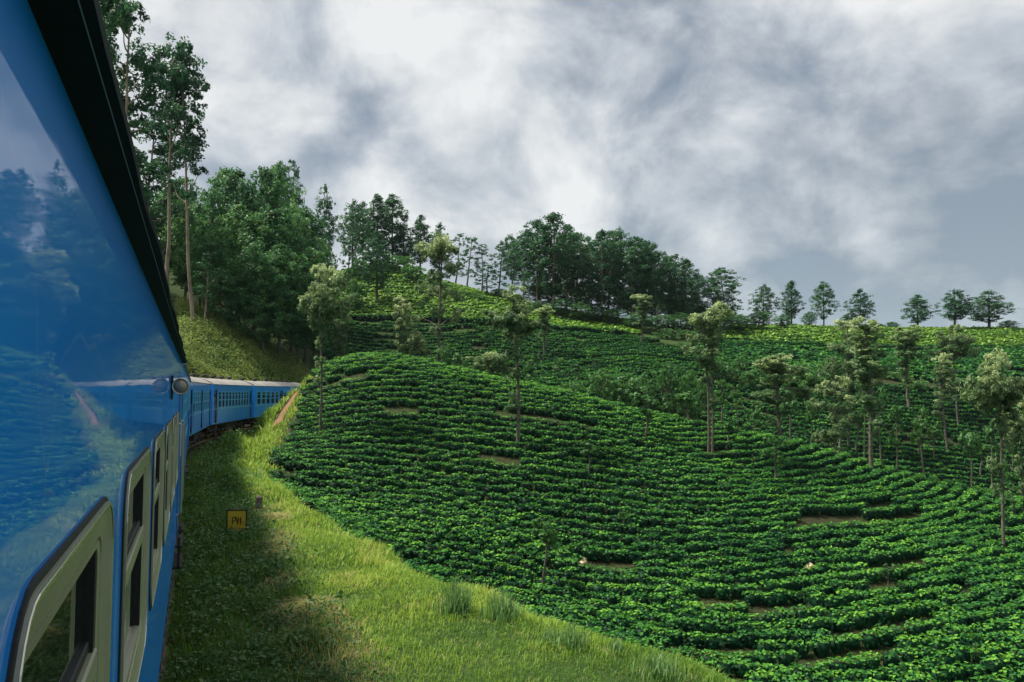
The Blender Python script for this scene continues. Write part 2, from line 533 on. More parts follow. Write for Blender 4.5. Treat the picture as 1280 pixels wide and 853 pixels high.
# ------------------------------------------------------------------ the track
M_BALLAST = plain_mat('ballast_stone', (0.16, 0.14, 0.115), rough=0.95, noise=9.0, col2=(0.06, 0.05, 0.04), bump=(22, 1.0, 0.05))
M_RAIL = plain_mat('rail_steel', (0.16, 0.12, 0.09), rough=0.45, metal=0.7)
M_SLEEPER = plain_mat('sleeper_wood', (0.09, 0.07, 0.055), rough=0.9, noise=6)
ss = np.arange(-16, 120.1, 1.0)
track = tag(ob('railway_track', None, loc=(*track_xy(0, 0)[:2], -0.5)), kind='structure')
ox, oy = track.location.x, track.location.y
def sweep(profile, name, mat):
    V = []; 
    for s in ss:
        for l, z in profile:
            x, y, a = track_xy(float(s), l); V.append((x - ox, y - oy, z + 0.5))
    n = len(profile); F = []
    for i in range(len(ss) - 1):
        for j in range(n - 1):
            F.append((i * n + j, i * n + j + 1, (i + 1) * n + j + 1, (i + 1) * n + j))
    me = mesh_np(name, np.array(V), np.array(F), mat, smooth=False)
    o = ob(name, me, track)
    return o
sweep([(-1.5, -0.62), (-1.2, -0.26), (1.2, -0.26), (1.5, -0.62)], 'ballast_bed', M_BALLAST)
for sgn in (-1, 1):
    c = sgn * 0.87
    sweep([(c - 0.07, -0.15), (c - 0.07, -0.13), (c - 0.012, -0.11), (c - 0.012, -0.04), (c - 0.034, -0.03), (c - 0.034, 0.0),
           (c + 0.034, 0.0), (c + 0.034, -0.03), (c + 0.012, -0.04), (c + 0.012, -0.11), (c + 0.07, -0.13), (c + 0.07, -0.15)], 'rail', M_RAIL)
slp = MB().box(-0.12, 0.12, -1.35, 1.35, -0.27, -0.15).build('sleeper', M_SLEEPER, track)
slp_me = slp.data
for i, s in enumerate(np.arange(-10, 118, 0.72)):
    o = slp if i == 0 else ob('sleeper', slp_me, track)
    x, y, a = track_xy(float(s), 0)
    o.location = (x - ox, y - oy, 0.5); o.rotation_euler = (0, 0, PI / 2 + YAW - a)

# ------------------------------------------------------------------ train materials
def paint_mat():
    m, nt = new_mat('glossy_blue_carriage_paint')
    out = nd(nt, 'ShaderNodeOutputMaterial'); p = nd(nt, 'ShaderNodeBsdfPrincipled')
    p.inputs['Roughness'].default_value = 0.5
    p.inputs['Specular IOR Level'].default_value = 0.05
    p.inputs['Coat Weight'].default_value = 0.58
    p.inputs['Coat Roughness'].default_value = 0.03
    p.inputs['Coat IOR'].default_value = 1.4
    tcn = nd(nt, 'ShaderNodeTexCoord')
    mp = nd(nt, 'ShaderNodeMapping'); mp.inputs['Scale'].default_value = (0.35, 1.0, 1.4)
    nt.links.new(tcn.outputs['Object'], mp.inputs['Vector'])
    nz = nd(nt, 'ShaderNodeTexNoise'); nz.inputs['Scale'].default_value = 1.6; nz.inputs['Detail'].default_value = 5; nz.inputs['Roughness'].default_value = 0.6
    nt.links.new(mp.outputs[0], nz.inputs['Vector'])
    r = ramp_node(nt, [(0.3, (0.001, 0.23, 0.80)), (0.7, (0.002, 0.30, 0.88))])
    nt.links.new(nz.outputs['Fac'], r.inputs[0])
    # hair-thin curved scratches and a dusting of pale grime
    vo = nd(nt, 'ShaderNodeTexVoronoi', feature='DISTANCE_TO_EDGE'); vo.inputs['Scale'].default_value = 0.9
    mp4 = nd(nt, 'ShaderNodeMapping'); mp4.inputs['Scale'].default_value = (0.8, 1.0, 1.7); mp4.inputs['Rotation'].default_value = (0, 0.5, 0)
    nzw = nd(nt, 'ShaderNodeTexNoise'); nzw.inputs['Scale'].default_value = 1.1; nzw.inputs['Detail'].default_value = 2
    nt.links.new(tcn.outputs['Object'], nzw.inputs['Vector'])
    wmx = nd(nt, 'ShaderNodeMix', data_type='RGBA', blend_type='ADD'); wmx.inputs['Factor'].default_value = 0.7
    nt.links.new(tcn.outputs['Object'], wmx.inputs['A']); nt.links.new(nzw.outputs['Color'], wmx.inputs['B'])
    nt.links.new(wmx.outputs['Result'], mp4.inputs['Vector']); nt.links.new(mp4.outputs[0], vo.inputs['Vector'])
    scr = nd(nt, 'ShaderNodeMapRange'); scr.inputs['From Min'].default_value = 0.0012; scr.inputs['From Max'].default_value = 0.0045; scr.inputs['To Min'].default_value = 0.20; scr.inputs['To Max'].default_value = 0.0
    nt.links.new(vo.outputs['Distance'], scr.inputs['Value'])
    smx = nd(nt, 'ShaderNodeMix', data_type='RGBA'); smx.inputs['B'].default_value = (0.25, 0.42, 0.60, 1)
    nt.links.new(scr.outputs[0], smx.inputs['Factor']); nt.links.new(r.outputs[0], smx.inputs['A'])
    nzd = nd(nt, 'ShaderNodeTexNoise'); nzd.inputs['Scale'].default_value = 2.4; nzd.inputs['Detail'].default_value = 9; nzd.inputs['Roughness'].default_value = 0.7
    nt.links.new(mp.outputs[0], nzd.inputs['Vector'])
    dr_ = nd(nt, 'ShaderNodeMapRange'); dr_.inputs['From Min'].default_value = 0.5; dr_.inputs['From Max'].default_value = 0.85; dr_.inputs['To Max'].default_value = 0.16
    nt.links.new(nzd.outputs['Fac'], dr_.inputs['Value'])
    dmx = nd(nt, 'ShaderNodeMix', data_type='RGBA'); dmx.inputs['B'].default_value = (0.06, 0.30, 0.42, 1)
    nt.links.new(dr_.outputs[0], dmx.inputs['Factor']); nt.links.new(smx.outputs['Result'], dmx.inputs['A'])
    nt.links.new(dmx.outputs['Result'], p.inputs['Base Color'])
    # rippled sheet metal
    mp2 = nd(nt, 'ShaderNodeMapping'); mp2.inputs['Scale'].default_value = (0.5, 1.0, 2.2)
    nt.links.new(tcn.outputs['Object'], mp2.inputs['Vector'])
    nz2 = nd(nt, 'ShaderNodeTexNoise'); nz2.inputs['Scale'].default_value = 2.2; nz2.inputs['Detail'].default_value = 3
    nt.links.new(mp2.outputs[0], nz2.inputs['Vector'])
    b = nd(nt, 'ShaderNodeBump'); b.inputs['Strength'].default_value = 0.12; b.inputs['Distance'].default_value = 0.012
    nt.links.new(nz2.outputs['Fac'], b.inputs['Height'])
    nt.links.new(b.outputs[0], p.inputs['Coat Normal']); nt.links.new(b.outputs[0], p.inputs['Normal'])
    # fine scratches and smears in the clear coat
    mp3 = nd(nt, 'ShaderNodeMapping'); mp3.inputs['Scale'].default_value = (1.2, 1.0, 14.0); mp3.inputs['Rotation'].default_value = (0, 0.25, 0)
    nt.links.new(tcn.outputs['Object'], mp3.inputs['Vector'])
    nz3 = nd(nt, 'ShaderNodeTexNoise'); nz3.inputs['Scale'].default_value = 3.0; nz3.inputs['Detail'].default_value = 6
    nt.links.new(mp3.outputs[0], nz3.inputs['Vector'])
    r3 = nd(nt, 'ShaderNodeMapRange'); r3.inputs['From Min'].default_value = 0.45; r3.inputs['From Max'].default_value = 0.75
    r3.inputs['To Min'].default_value = 0.015; r3.inputs['To Max'].default_value = 0.10
    nt.links.new(nz3.outputs['Fac'], r3.inputs['Value']); nt.links.new(r3.outputs[0], p.inputs['Coat Roughness'])
    nt.links.new(p.outputs[0], out.inputs[0])
    return m
M_BLUE = paint_mat()
M_BLUE2 = plain_mat('blue_carriage_paint', (0.003, 0.29, 0.85), rough=0.4, noise=0.8, col2=(0.003, 0.24, 0.72), coat=0.3)
M_DOOR2 = plain_mat('blue_door_paint', (0.006, 0.11, 0.34), rough=0.4, coat=0.2)
M_SKYBLUE = plain_mat('pale_blue_window_paint', (0.09, 0.42, 0.66), rough=0.45)
M_EAVE = plain_mat('dark_gutter_paint', (0.006, 0.014, 0.014), rough=0.7, spec=0.15, noise=4.0, col2=(0.010, 0.020, 0.020))
M_ROOF = plain_mat('weathered_grey_roof', (0.30, 0.29, 0.28), rough=0.7, noise=1.2, col2=(0.20, 0.19, 0.185))
M_ALU = plain_mat('olive_tinted_aluminium', (0.40, 0.40, 0.29), rough=0.38, metal=0.35, noise=3.0, col2=(0.34, 0.345, 0.25))  # aluminium with the olive of reflected green put into its base colour
M_LIP = plain_mat('bright_aluminium_edge', (0.62, 0.60, 0.52), rough=0.25, metal=0.9)
M_RUBBER = plain_mat('black_rubber_gasket', (0.008, 0.010, 0.011), rough=0.6)
M_GLASS = plain_mat('dark_window_glass', (0.012, 0.020, 0.016), rough=0.02, spec=0.8, bump=(1.3, 0.15, 0.01))
M_DARK = plain_mat('underframe_grime', (0.018, 0.018, 0.018), rough=0.85, noise=4, col2=(0.05, 0.045, 0.04))
M_INT = plain_mat('dark_interior', (0.03, 0.045, 0.055), rough=0.9)
M_WHITE = plain_mat('white_enamel', (0.72, 0.74, 0.74), rough=0.4)
M_LENS = plain_mat('grey_lamp_lens', (0.30, 0.27, 0.20), rough=0.15, spec=0.7)
M_CHROME = plain_mat('dull_nickel', (0.50, 0.47, 0.40), rough=0.28, metal=0.9)

def rr_path(w, h, r, n=6):
    """rounded rectangle centred on 0, counter-clockwise (x, z)"""
    pts = []
    for cx_, cz_, a0 in ((w / 2 - r, h / 2 - r, 0), (-w / 2 + r, h / 2 - r, PI / 2), (-w / 2 + r, -h / 2 + r, PI), (w / 2 - r, -h / 2 + r, 1.5 * PI)):
        for i in range(n + 1):
            a = a0 + PI / 2 * i / n
            pts.append((cx_ + r * math.cos(a), cz_ + r * math.sin(a)))
    return pts
def ring(w, h, r, prof, n=6):
    """sweep a profile of (inset, proud) round a rounded rectangle; y- is outward from a right-hand wall"""
    V = []; F = []
    m = 4 * (n + 1); k = len(prof)
    for ins, pr in prof:
        ri = max(r - ins, 0.004)
        for x, z in rr_path(w - 2 * ins, h - 2 * ins, ri, n):
            V.append((x, -pr, z))
    for j in range(k - 1):
        for i in range(m):
            F.append((j * m + i, j * m + (i + 1) % m, (j + 1) * m + (i + 1) % m, (j + 1) * m + i))
    return V, F

# carriage frame of reference: local x runs along the train, local -y is its right-hand side, z up from the rails
HALF = 1.45
def car_root(name, s0, s1, label, group=None):
    x0, y0, _ = track_xy(s0); x1, y1, _ = track_xy(s1)
    o = ob(name, None, loc=((x0 + x1) / 2, (y0 + y1) / 2, 0), rotz=math.atan2(y1 - y0, x1 - x0))
    tag(o, label, 'carriage', group)
    return o, math.hypot(x1 - x0, y1 - y0)

def roof_profile(eave_out, z_wall, z_eave, z_top):
    half = HALF + eave_out
    p = [(-HALF, z_wall), (-half, z_eave), (-half - 0.003, z_eave + 0.012), (-half + 0.012, z_eave + 0.016)]
    for a in np.linspace(-1, 1, 17)[1:-1]:
        p.append(((half - 0.012) * a, z_eave + 0.016 + (z_top - z_eave - 0.016) * (1 - abs(a) ** 2.3)))
    p += [(half - 0.012, z_eave + 0.016), (half + 0.003, z_eave + 0.012), (half, z_eave), (HALF, z_wall)]
    return p

def bogie(root, x):
    b = MB()
    for y in (-1.0, 1.0):
        b.bbox(x - 1.5, x + 1.5, y - 0.07, y + 0.07, 0.42, 0.62, 0.02)
        for dx in (-1.05, 1.05):
            b.box(x + dx - 0.13, x + dx + 0.13, y - 0.12, y + 0.12, 0.3, 0.58)
        b.box(x - 0.35, x + 0.35, y - 0.11, y + 0.11, 0.25, 0.5)
    b.box(x - 0.2, x + 0.2, -1.0, 1.0, 0.45, 0.65)
    bo = b.build('bogie', M_DARK, root)
    for dx in (-1.05, 1.05):
        w = MB()
        for y in (-0.84, 0.84):
            w.tube([(x + dx, y - 0.065, 0.43), (x + dx, y + 0.065, 0.43)], 0.43, 20)
        w.tube([(x + dx, -0.84, 0.43), (x + dx, 0.84, 0.43)], 0.07, 8)
        w.build('wheelset', M_RAIL, bo)

def underframe(root, L):
    u = MB()
    u.box(-L / 2 + 0.2, L / 2 - 0.2, -1.2, 1.2, 0.80, 1.0)
    u.box(-1.6, 0.2, -1.22, -0.6, 0.35, 0.80); u.box(0.8, 2.0, -1.15, -0.5, 0.4, 0.8)
    u.box(-1.4, 1.2, 0.5, 1.2, 0.38, 0.8)
    u.tube([(-L / 2 - 0.12, 0, 0.85), (-L / 2 + 0.3, 0, 0.85)], 0.12, 8)
    u.tube([(L / 2 - 0.3, 0, 0.85), (L / 2 + 0.12, 0, 0.85)], 0.12, 8)
    u.build('underframe', M_DARK, root)
    bogie(root, -L / 2 + 2.5); bogie(root, L / 2 - 2.5)

Z_BOT, Z_WALL, Z_EAVE, Z_TOP = 0.97, 3.575, 3.59, 4.05

# ------------------------------------------------------------------ the near carriage
S0, S1 = -4.0, 14.7
near, L = car_root('railway_carriage', S0, S1, 'glossy blue carriage with olive-framed windows and overhanging dark gutter in the foreground')
def lx(s):                                # along-track metres to local x
    return s - (S0 + S1) / 2
WIN_W, WIN_P, WIN_R0 = 1.52, 1.94, 2.37      # window width, pitch and first right-hand edge
WZ0, WZ1 = 1.89, 2.855
wins = [WIN_R0 + WIN_P * i for i in range(-3, 6)]
wins = [((1.09 if abs(r - WIN_R0) < 0.01 else r - WIN_W), r) for r in wins]
# wall skin with real openings: grid of panels
def wall_skin(xs, zs, holes, y, name, mat, parent, sub=None):
    V = []; F = []; n = 0
    for i in range(len(xs) - 1):
        for j in range(len(zs) - 1):
            xc = (xs[i] + xs[i + 1]) / 2; zc_ = (zs[j] + zs[j + 1]) / 2
            if any(h[0] < xc < h[1] and h[2] < zc_ < h[3] for h in holes):
                continue
            V += [(xs[i], y, zs[j]), (xs[i + 1], y, zs[j]), (xs[i + 1], y, zs[j + 1]), (xs[i], y, zs[j + 1])]
            F.append((n, n + 1, n + 2, n + 3)); n += 4
    return V, F
IN = 0.062
holes = [(lx(a) + IN, lx(b) - IN, WZ0 + IN, WZ1 - IN) for a, b in wins]
xs = sorted({lx(S0), lx(S1)} | {h[0] for h in holes} | {h[1] for h in holes})
V, F = wall_skin(xs, [Z_BOT, WZ0 + IN, WZ1 - IN, Z_WALL], holes, -HALF, 'body', M_BLUE, near)
body = MB().add(V, F)
X0, X1 = lx(S0), lx(S1)
body.add([(X0, HALF, Z_BOT), (X1, HALF, Z_BOT), (X1, HALF, Z_WALL), (X0, HALF, Z_WALL)], [(1, 0, 3, 2)])
for X in (X0, X1):
    body.add([(X, -HALF, Z_BOT), (X, HALF, Z_BOT), (X, HALF, Z_WALL), (X, -HALF, Z_WALL)], [(0, 1, 2, 3)])
body.add([(X0, -HALF, Z_BOT), (X1, -HALF, Z_BOT), (X1, HALF, Z_BOT), (X0, HALF, Z_BOT)], [(3, 2, 1, 0)])
body.build('body', M_BLUE, near)
# roof with a slightly dented gutter
pr = roof_profile(0.072, Z_WALL, Z_EAVE, Z_TOP)
xr = np.linspace(X0, X1, 90)
V = []; F = []
npf = len(pr)
for i, x in enumerate(xr):
    wob = 0.004 * math.sin(x * 2.3) + 0.0025 * math.sin(x * 5.1 + 1)
    for j, (y, z) in enumerate(pr):
        V.append((x, y - (wob if 1 <= j <= 3 else 0), z + (0.5 * wob if 1 <= j <= 3 else 0)))
for i in range(len(xr) - 1):
    for j in range(npf - 1):
        F.append((i * npf + j, (i + 1) * npf + j, (i + 1) * npf + j + 1, i * npf + j + 1))
for i in (0, len(xr) - 1):
    F.append(tuple(i * npf + j for j in range(npf)))
MB().add(V, F).build('roof', M_EAVE, near)
seam = MB()
seam.box(X0, X1, -HALF - 0.0555, -HALF - 0.054, Z_EAVE - 0.0065, Z_EAVE - 0.0045)
seam.build('gutter_seam', M_ALU, near)

for a, b in wins:
    cxw = lx((a + b) / 2); czw = (WZ0 + WZ1) / 2; w = b - a; h = WZ1 - WZ0
    # frame: olive aluminium face sloping in to the glass
    Vf, Ff = ring(w, h, 0.17, [(0.022, 0.004), (0.022, 0.012), (0.036, 0.012), (0.05, 0.004), (0.105, -0.006), (0.108, -0.016), (0.113, -0.016), (0.115, -0.008), (0.135, -0.012), (0.140, -0.045)])
    fr = MB().add(Vf, Ff).build('window', M_ALU, near, loc=(cxw, -HALF, czw))
    Vg, Fg = ring(w, h, 0.185, [(0.008, 0.0), (0.008, 0.005), (0.014, 0.007), (0.023, 0.005), (0.023, -0.02)])
    MB().add(Vg, Fg).build('gasket', M_RUBBER, fr)
    Vl, Fl = ring(w, h, 0.165, [(0.026, 0.0125), (0.027, 0.0145), (0.034, 0.0145), (0.035, 0.0115)])
    MB().add(Vl, Fl).build('edge_strip', M_LIP, fr)
    iw, ih = w - 0.27, h - 0.27
    midz = 0.5 * h - 0.41
    MB().bbox(-iw / 2, iw / 2, 0.006, 0.040, midz - 0.032, midz + 0.032, 0.006).build('middle_rail', M_ALU, fr)
    MB().box(iw / 2 - 0.045, iw / 2 - 0.004, 0.012, 0.044, -ih / 2, ih / 2).build('sash_post', M_RUBBER, fr)
    MB().bbox(-iw / 2, iw / 2 - 0.046, 0.02, 0.042, midz + 0.033, midz + 0.062, 0.004).build('sash_rail', M_RUBBER, fr)
    for z0, z1 in ((-ih / 2 - 0.01, midz - 0.02), (midz + 0.02, ih / 2 + 0.01)):
        MB().box(-iw / 2 - 0.01, iw / 2 + 0.01, 0.032, 0.038, z0, z1).build('pane', M_GLASS, fr)
# round lamp on its plate above the windows
lz = 3.15; ls = lx(7.95)
lamp = ob('side_lamp', None, near, loc=(ls, -HALF, lz))
MB().bbox(-0.03, 0.02, -0.02, 0.0, -0.12, 0.10, 0.004).build('mounting_plate', M_DARK, lamp)
MB().bbox(-0.01, 0.012, -0.06, -0.018, -0.03, 0.03, 0.006).build('bracket', M_DARK, lamp)
def lathe_back(prof, n=28):
    """turned about an axis that points back along the train"""
    V = []; F = []
    for o_, r in prof:
        for i in range(n):
            a = 2 * PI * i / n
            V.append((-o_, -0.082 + r * math.cos(a), r * math.sin(a)))
    for j in range(len(prof) - 1):
        for i in range(n):
            F.append((j * n + i, j * n + (i + 1) % n, (j + 1) * n + (i + 1) % n, (j + 1) * n + i))
    return V, F
MB().add(*lathe_back([(-0.09, 0.0), (-0.088, 0.03), (-0.07, 0.052), (-0.03, 0.066), (0.03, 0.070), (0.045, 0.076), (0.055, 0.076), (0.058, 0.070), (0.052, 0.060), (0.046, 0.056)])).build('lamp_housing', M_CHROME, lamp, smooth=True)
MB().add(*lathe_back([(0.046, 0.0575), (0.056, 0.054), (0.070, 0.042), (0.078, 0.026), (0.082, 0.010), (0.083, 0.0)])).build('lens', M_LENS, lamp, smooth=True)
# door end: recessed door, handrails, foot steps
dr = MB().bbox(lx(12.6), lx(13.75), -HALF - 0.012, -HALF + 0.02, 1.05, 3.2, 0.006).build('door', M_DOOR2, near)
MB().tube([(lx(12.85), -HALF - 0.05, 2.0), (lx(12.85), -HALF - 0.05, 2.5)], 0.014, 6).build('handle', M_CHROME, dr)
for s_ in (12.45, 13.95):
    hr = MB().tube([(lx(s_), -HALF, 1.35), (lx(s_), -HALF - 0.06, 1.38), (lx(s_), -HALF - 0.06, 2.62), (lx(s_), -HALF, 2.65)], 0.015, 6)
    hr.build('handrail', M_CHROME, near)
st = MB()
for z in (0.55, 0.85):
    st.box(lx(12.65), lx(13.75), -HALF - 0.09, -HALF + 0.2, z, z + 0.03)
st.box(lx(12.65), lx(12.69), -HALF - 0.06, -HALF - 0.02, 0.55, 1.0); st.box(lx(13.71), lx(13.75), -HALF - 0.06, -HALF - 0.02, 0.55, 1.0)
st.build('foot_steps', M_DARK, near)
MB().bbox(lx(14.2), lx(14.6), -HALF - 0.014, -HALF + 0.001, 2.05, 2.6, 0.004).build('white_plate', M_WHITE, near)
hs = MB()
hs.tube([(lx(14.7), -1.2, 2.3), (lx(14.88), -1.36, 2.2), (lx(15.0), -1.40, 1.9), (lx(15.1), -1.36, 1.6)], 0.035, 8)
hs.build('hose', M_WHITE, near)
underframe(near, S1 - S0)

# ------------------------------------------------------------------ the carriages ahead
def far_car(s0, s1, label, nwin, group=None, doors=(0.06, 0.94), mid_door=False, near_door=True, roofmat=M_ROOF):
    root, L = car_root('railway_carriage', s0, s1, label, group)
    hx = L / 2
    zb, zt = 2.02, 3.12
    x_in0, x_in1 = -hx + (1.55 if near_door else 0.45), hx - 1.55
    pitch = (x_in1 - x_in0) / nwin
    ww = pitch * 0.74
    cents = [x_in0 + pitch * (i + 0.5) for i in range(nwin)]
    if mid_door:
        cents.pop(nwin // 2)
    holes = [(c - ww / 2, c + ww / 2, zb, zt) for c in cents]
    dh = []
    for d in ((-hx + 0.35, hx - 1.20) if near_door else (hx - 1.20,)):
        dh.append((d, d + 0.85, 1.04, 3.2))
    if mid_door:
        c = x_in0 + pitch * (nwin // 2 + 0.5)
        dh.append((c - 0.4, c + 0.4, 1.04, 3.2))
    allh = holes + dh
    xs = sorted({-hx, hx} | {h[0] for h in allh} | {h[1] for h in allh})
    zs = [Z_BOT, 1.04, zb, zt, 3.2, Z_WALL]
    V, F = wall_skin(xs, zs, allh, -HALF, 'body', M_BLUE2, root)
    b = MB().add(V, F)
    b.add([(-hx, HALF, Z_BOT), (hx, HALF, Z_BOT), (hx, HALF, Z_WALL), (-hx, HALF, Z_WALL)], [(1, 0, 3, 2)])
    for X in (-hx, hx):
        b.add([(X, -HALF, Z_BOT), (X, HALF, Z_BOT), (X, HALF, Z_WALL), (X, -HALF, Z_WALL)], [(0, 1, 2, 3)])
    b.add([(-hx, -HALF, Z_BOT), (hx, -HALF, Z_BOT), (hx, HALF, Z_BOT), (-hx, HALF, Z_BOT)], [(3, 2, 1, 0)])
    b.build('body', M_BLUE2, root)
    MB().box(-hx + 0.02, hx - 0.02, -HALF + 0.35, HALF - 0.05, 1.03, Z_WALL - 0.01).build('interior', M_INT, root)
    MB().extrude_x(roof_profile(0.05, Z_WALL, Z_EAVE, Z_TOP), -hx, hx).build('roof', roofmat, root, smooth=False)
    MB().bbox(-hx, hx, -HALF - 0.02, -HALF - 0.001, zb - 0.09, zb - 0.03, 0.005).build('waist_rail', M_SKYBLUE, root)
    for c in cents:
        f = MB()
        t = 0.055
        y0, y1 = -HALF - 0.012, -HALF + 0.03
        f.box(c - ww / 2, c - ww / 2 + t, y0, y1, zb, zt); f.box(c + ww / 2 - t, c + ww / 2, y0, y1, zb, zt)
        f.box(c - ww / 2 + t, c + ww / 2 - t, y0, y1, zb, zb + t); f.box(c - ww / 2 + t, c + ww / 2 - t, y0, y1, zt - t, zt)
        zm = zb + 0.48 * (zt - zb)
        f.box(c - ww / 2 + t, c + ww / 2 - t, y0, y1, zm - 0.03, zm + 0.03)
        zq = zb + 0.78 * (zt - zb)
        f.box(c - ww / 2 + t, c + ww / 2 - t, y0, y1, zq - 0.02, zq + 0.02)
        w_ = f.build('window', M_SKYBLUE, root)
        MB().box(c - ww / 2 + t, c + ww / 2 - t, -HALF + 0.012, -HALF + 0.018, zm + 0.03, zt - t).build('pane', M_GLASS, w_)
    for d in dh:
        dd = MB().bbox(d[0], d[1], -HALF + 0.06, -HALF + 0.10, 1.04, 3.2, 0.005).build('door', M_DOOR2, root)
        MB().box(d[0] + 0.2, d[1] - 0.2, -HALF + 0.05, -HALF + 0.058, 2.2, 2.95).build('pane', M_GLASS, dd)
        for xx in (d[0] - 0.06, d[1] + 0.06):
            MB().tube([(xx, -HALF - 0.05, 1.4), (xx, -HALF - 0.05, 2.5)], 0.013, 5).build('handrail', M_DOOR2, root)
        MB().box(d[0], d[1], -HALF - 0.08, -HALF + 0.1, 0.62, 0.66).build('foot_step', M_DARK, root)
    for i in range(5):
        x = -hx + L * (i + 0.5) / 5
        v = MB()
        v.tube([(x, 0.15, Z_TOP - 0.06), (x, 0.15, Z_TOP + 0.10)], 0.11, 8)
        v.tube([(x, 0.15, Z_TOP + 0.10), (x, 0.15, Z_TOP + 0.14), (x, 0.15, Z_TOP + 0.24), (x, 0.15, Z_TOP + 0.27)], [0.2, 0.24, 0.20, 0.05], 10)
        v.build('roof_vent', M_DARK, root)
    for sg in (-1, 1):
        g = MB().bbox(sg * hx - 0.16, sg * hx + 0.16, -0.55, 0.55, 1.1, 3.1, 0.08)
        g.build('gangway_bellows', M_RUBBER, root)
    for sg in (-1, 1):
        for k in range(3):
            MB().box(sg * (hx - 2.6) - 0.55, sg * (hx - 2.6) + 0.55, -1.05 + k * 0.28, -1.01 + k * 0.28, Z_TOP - 0.05 - 0.12 * (2 - k), Z_TOP - 0.12 * (2 - k) + 0.01).build('roof_seam', M_EAVE, root)
    underframe(root, L)
    return root
far_car(15.15, 27.7, 'blue carriage coupled straight ahead of the glossy foreground carriage', 8)
far_car(28.4, 41.0, 'blue carriage third in the train, just where the track starts to bend', 8)
far_car(41.7, 55.2, 'blue carriage with a door between its window groups, first on the curve', 9, mid_door=True)
far_car(56.1, 70.0, 'blue carriage in the middle of the curve with a long unbroken row of windows', 10)
car_c = far_car(70.9, 86.0, 'blue carriage furthest round the curve, disappearing behind the red earth cutting', 11, mid_door=True, near_door=False)

# passenger leaning out of the middle door of the furthest carriage
M_SKIN = plain_mat('skin', (0.22, 0.12, 0.075), rough=0.6)
M_SHIRT = plain_mat('white_shirt', (0.75, 0.76, 0.76), rough=0.9)
M_TROUS = plain_mat('dark_trousers', (0.03, 0.035, 0.05), rough=0.9)
M_HAIR = plain_mat('black_hair', (0.01, 0.009, 0.008), rough=0.7)
def skin_obj(name, verts, edges, radii, mat, parent, root=0):
    me = bpy.data.meshes.new(name); me.from_pydata(verts, edges, []); me.update()
    o = ob(name, me, parent); me.materials.append(mat)
    md = o.modifiers.new('skin', 'SKIN'); md.use_smooth_shade = True
    for v, r in zip(me.skin_vertices[0].data, radii):
        v.radius = (r, r)
    me.skin_vertices[0].data[root].use_root = True
    sd = o.modifiers.new('sub', 'SUBSURF'); sd.levels = 1; sd.render_levels = 1
    return o
hxC = math.hypot(track_xy(86.0)[0] - track_xy(70.9)[0], track_xy(86.0)[1] - track_xy(70.9)[1]) / 2
xd = (-hxC + 0.45) + ((2 * hxC - 2.0) / 11) * 5.5
wx, wy = car_c.location.x, car_c.location.y; ca, sa = math.cos(car_c.rotation_euler.z), math.sin(car_c.rotation_euler.z)
py_ = -HALF - 0.02
pe = ob('person', None, loc=(wx + xd * ca - py_ * sa, wy + xd * sa + py_ * ca, 1.06), rotz=car_c.rotation_euler.z)
tag(pe, 'person in a white shirt leaning out of the doorway of the furthest carriage', 'person')
PV = [(0, 0.0, 0.92), (0, -0.03, 1.15), (0, -0.10, 1.40), (0, -0.13, 1.50), (-0.01, -0.16, 1.60), (-0.01, -0.19, 1.72),      # pelvis, waist, chest, neck, head, crown
      (-0.19, -0.10, 1.40), (-0.30, -0.02, 1.18), (-0.36, 0.02, 1.35), (-0.37, 0.03, 1.44),                                  # one arm to the handrail
      (0.19, -0.10, 1.40), (0.27, -0.20, 1.15), (0.25, -0.27, 0.93), (0.25, -0.29, 0.85),                                    # other arm hanging out
      (-0.10, 0.0, 0.88), (-0.11, 0.0, 0.47), (-0.11, 0.02, 0.07), (-0.11, -0.10, 0.03), (0.10, 0.0, 0.88), (0.11, -0.03, 0.47), (0.11, 0.02, 0.07), (0.11, -0.10, 0.03)]
PE = [(0, 1), (1, 2), (2, 3), (3, 4), (4, 5), (2, 6), (6, 7), (7, 8), (8, 9), (2, 10), (10, 11), (11, 12), (12, 13), (0, 14), (14, 15), (15, 16), (16, 17), (0, 18), (18, 19), (19, 20), (20, 21)]
PR = [0.13, 0.12, 0.13, 0.055, 0.095, 0.085, 0.06, 0.045, 0.035, 0.04, 0.06, 0.045, 0.035, 0.04, 0.085, 0.06, 0.045, 0.04, 0.085, 0.06, 0.045, 0.04]
skin_obj('body', PV, PE, PR, M_SKIN, pe)
skin_obj('shirt', [PV[i] for i in (0, 1, 2, 6, 7, 10, 11)], [(0, 1), (1, 2), (2, 3), (3, 4), (2, 5), (5, 6)], [0.155, 0.145, 0.155, 0.085, 0.07, 0.085, 0.07], M_SHIRT, pe)
skin_obj('trousers', [PV[i] for i in (0, 14, 15, 16, 18, 19, 20)], [(0, 1), (1, 2), (2, 3), (0, 4), (4, 5), (5, 6)], [0.145, 0.105, 0.085, 0.075, 0.105, 0.085, 0.075], M_TROUS, pe)
skin_obj('hair', [(-0.01, -0.14, 1.66), (-0.01, -0.15, 1.75)], [(0, 1)], [0.105, 0.08], M_HAIR, pe)

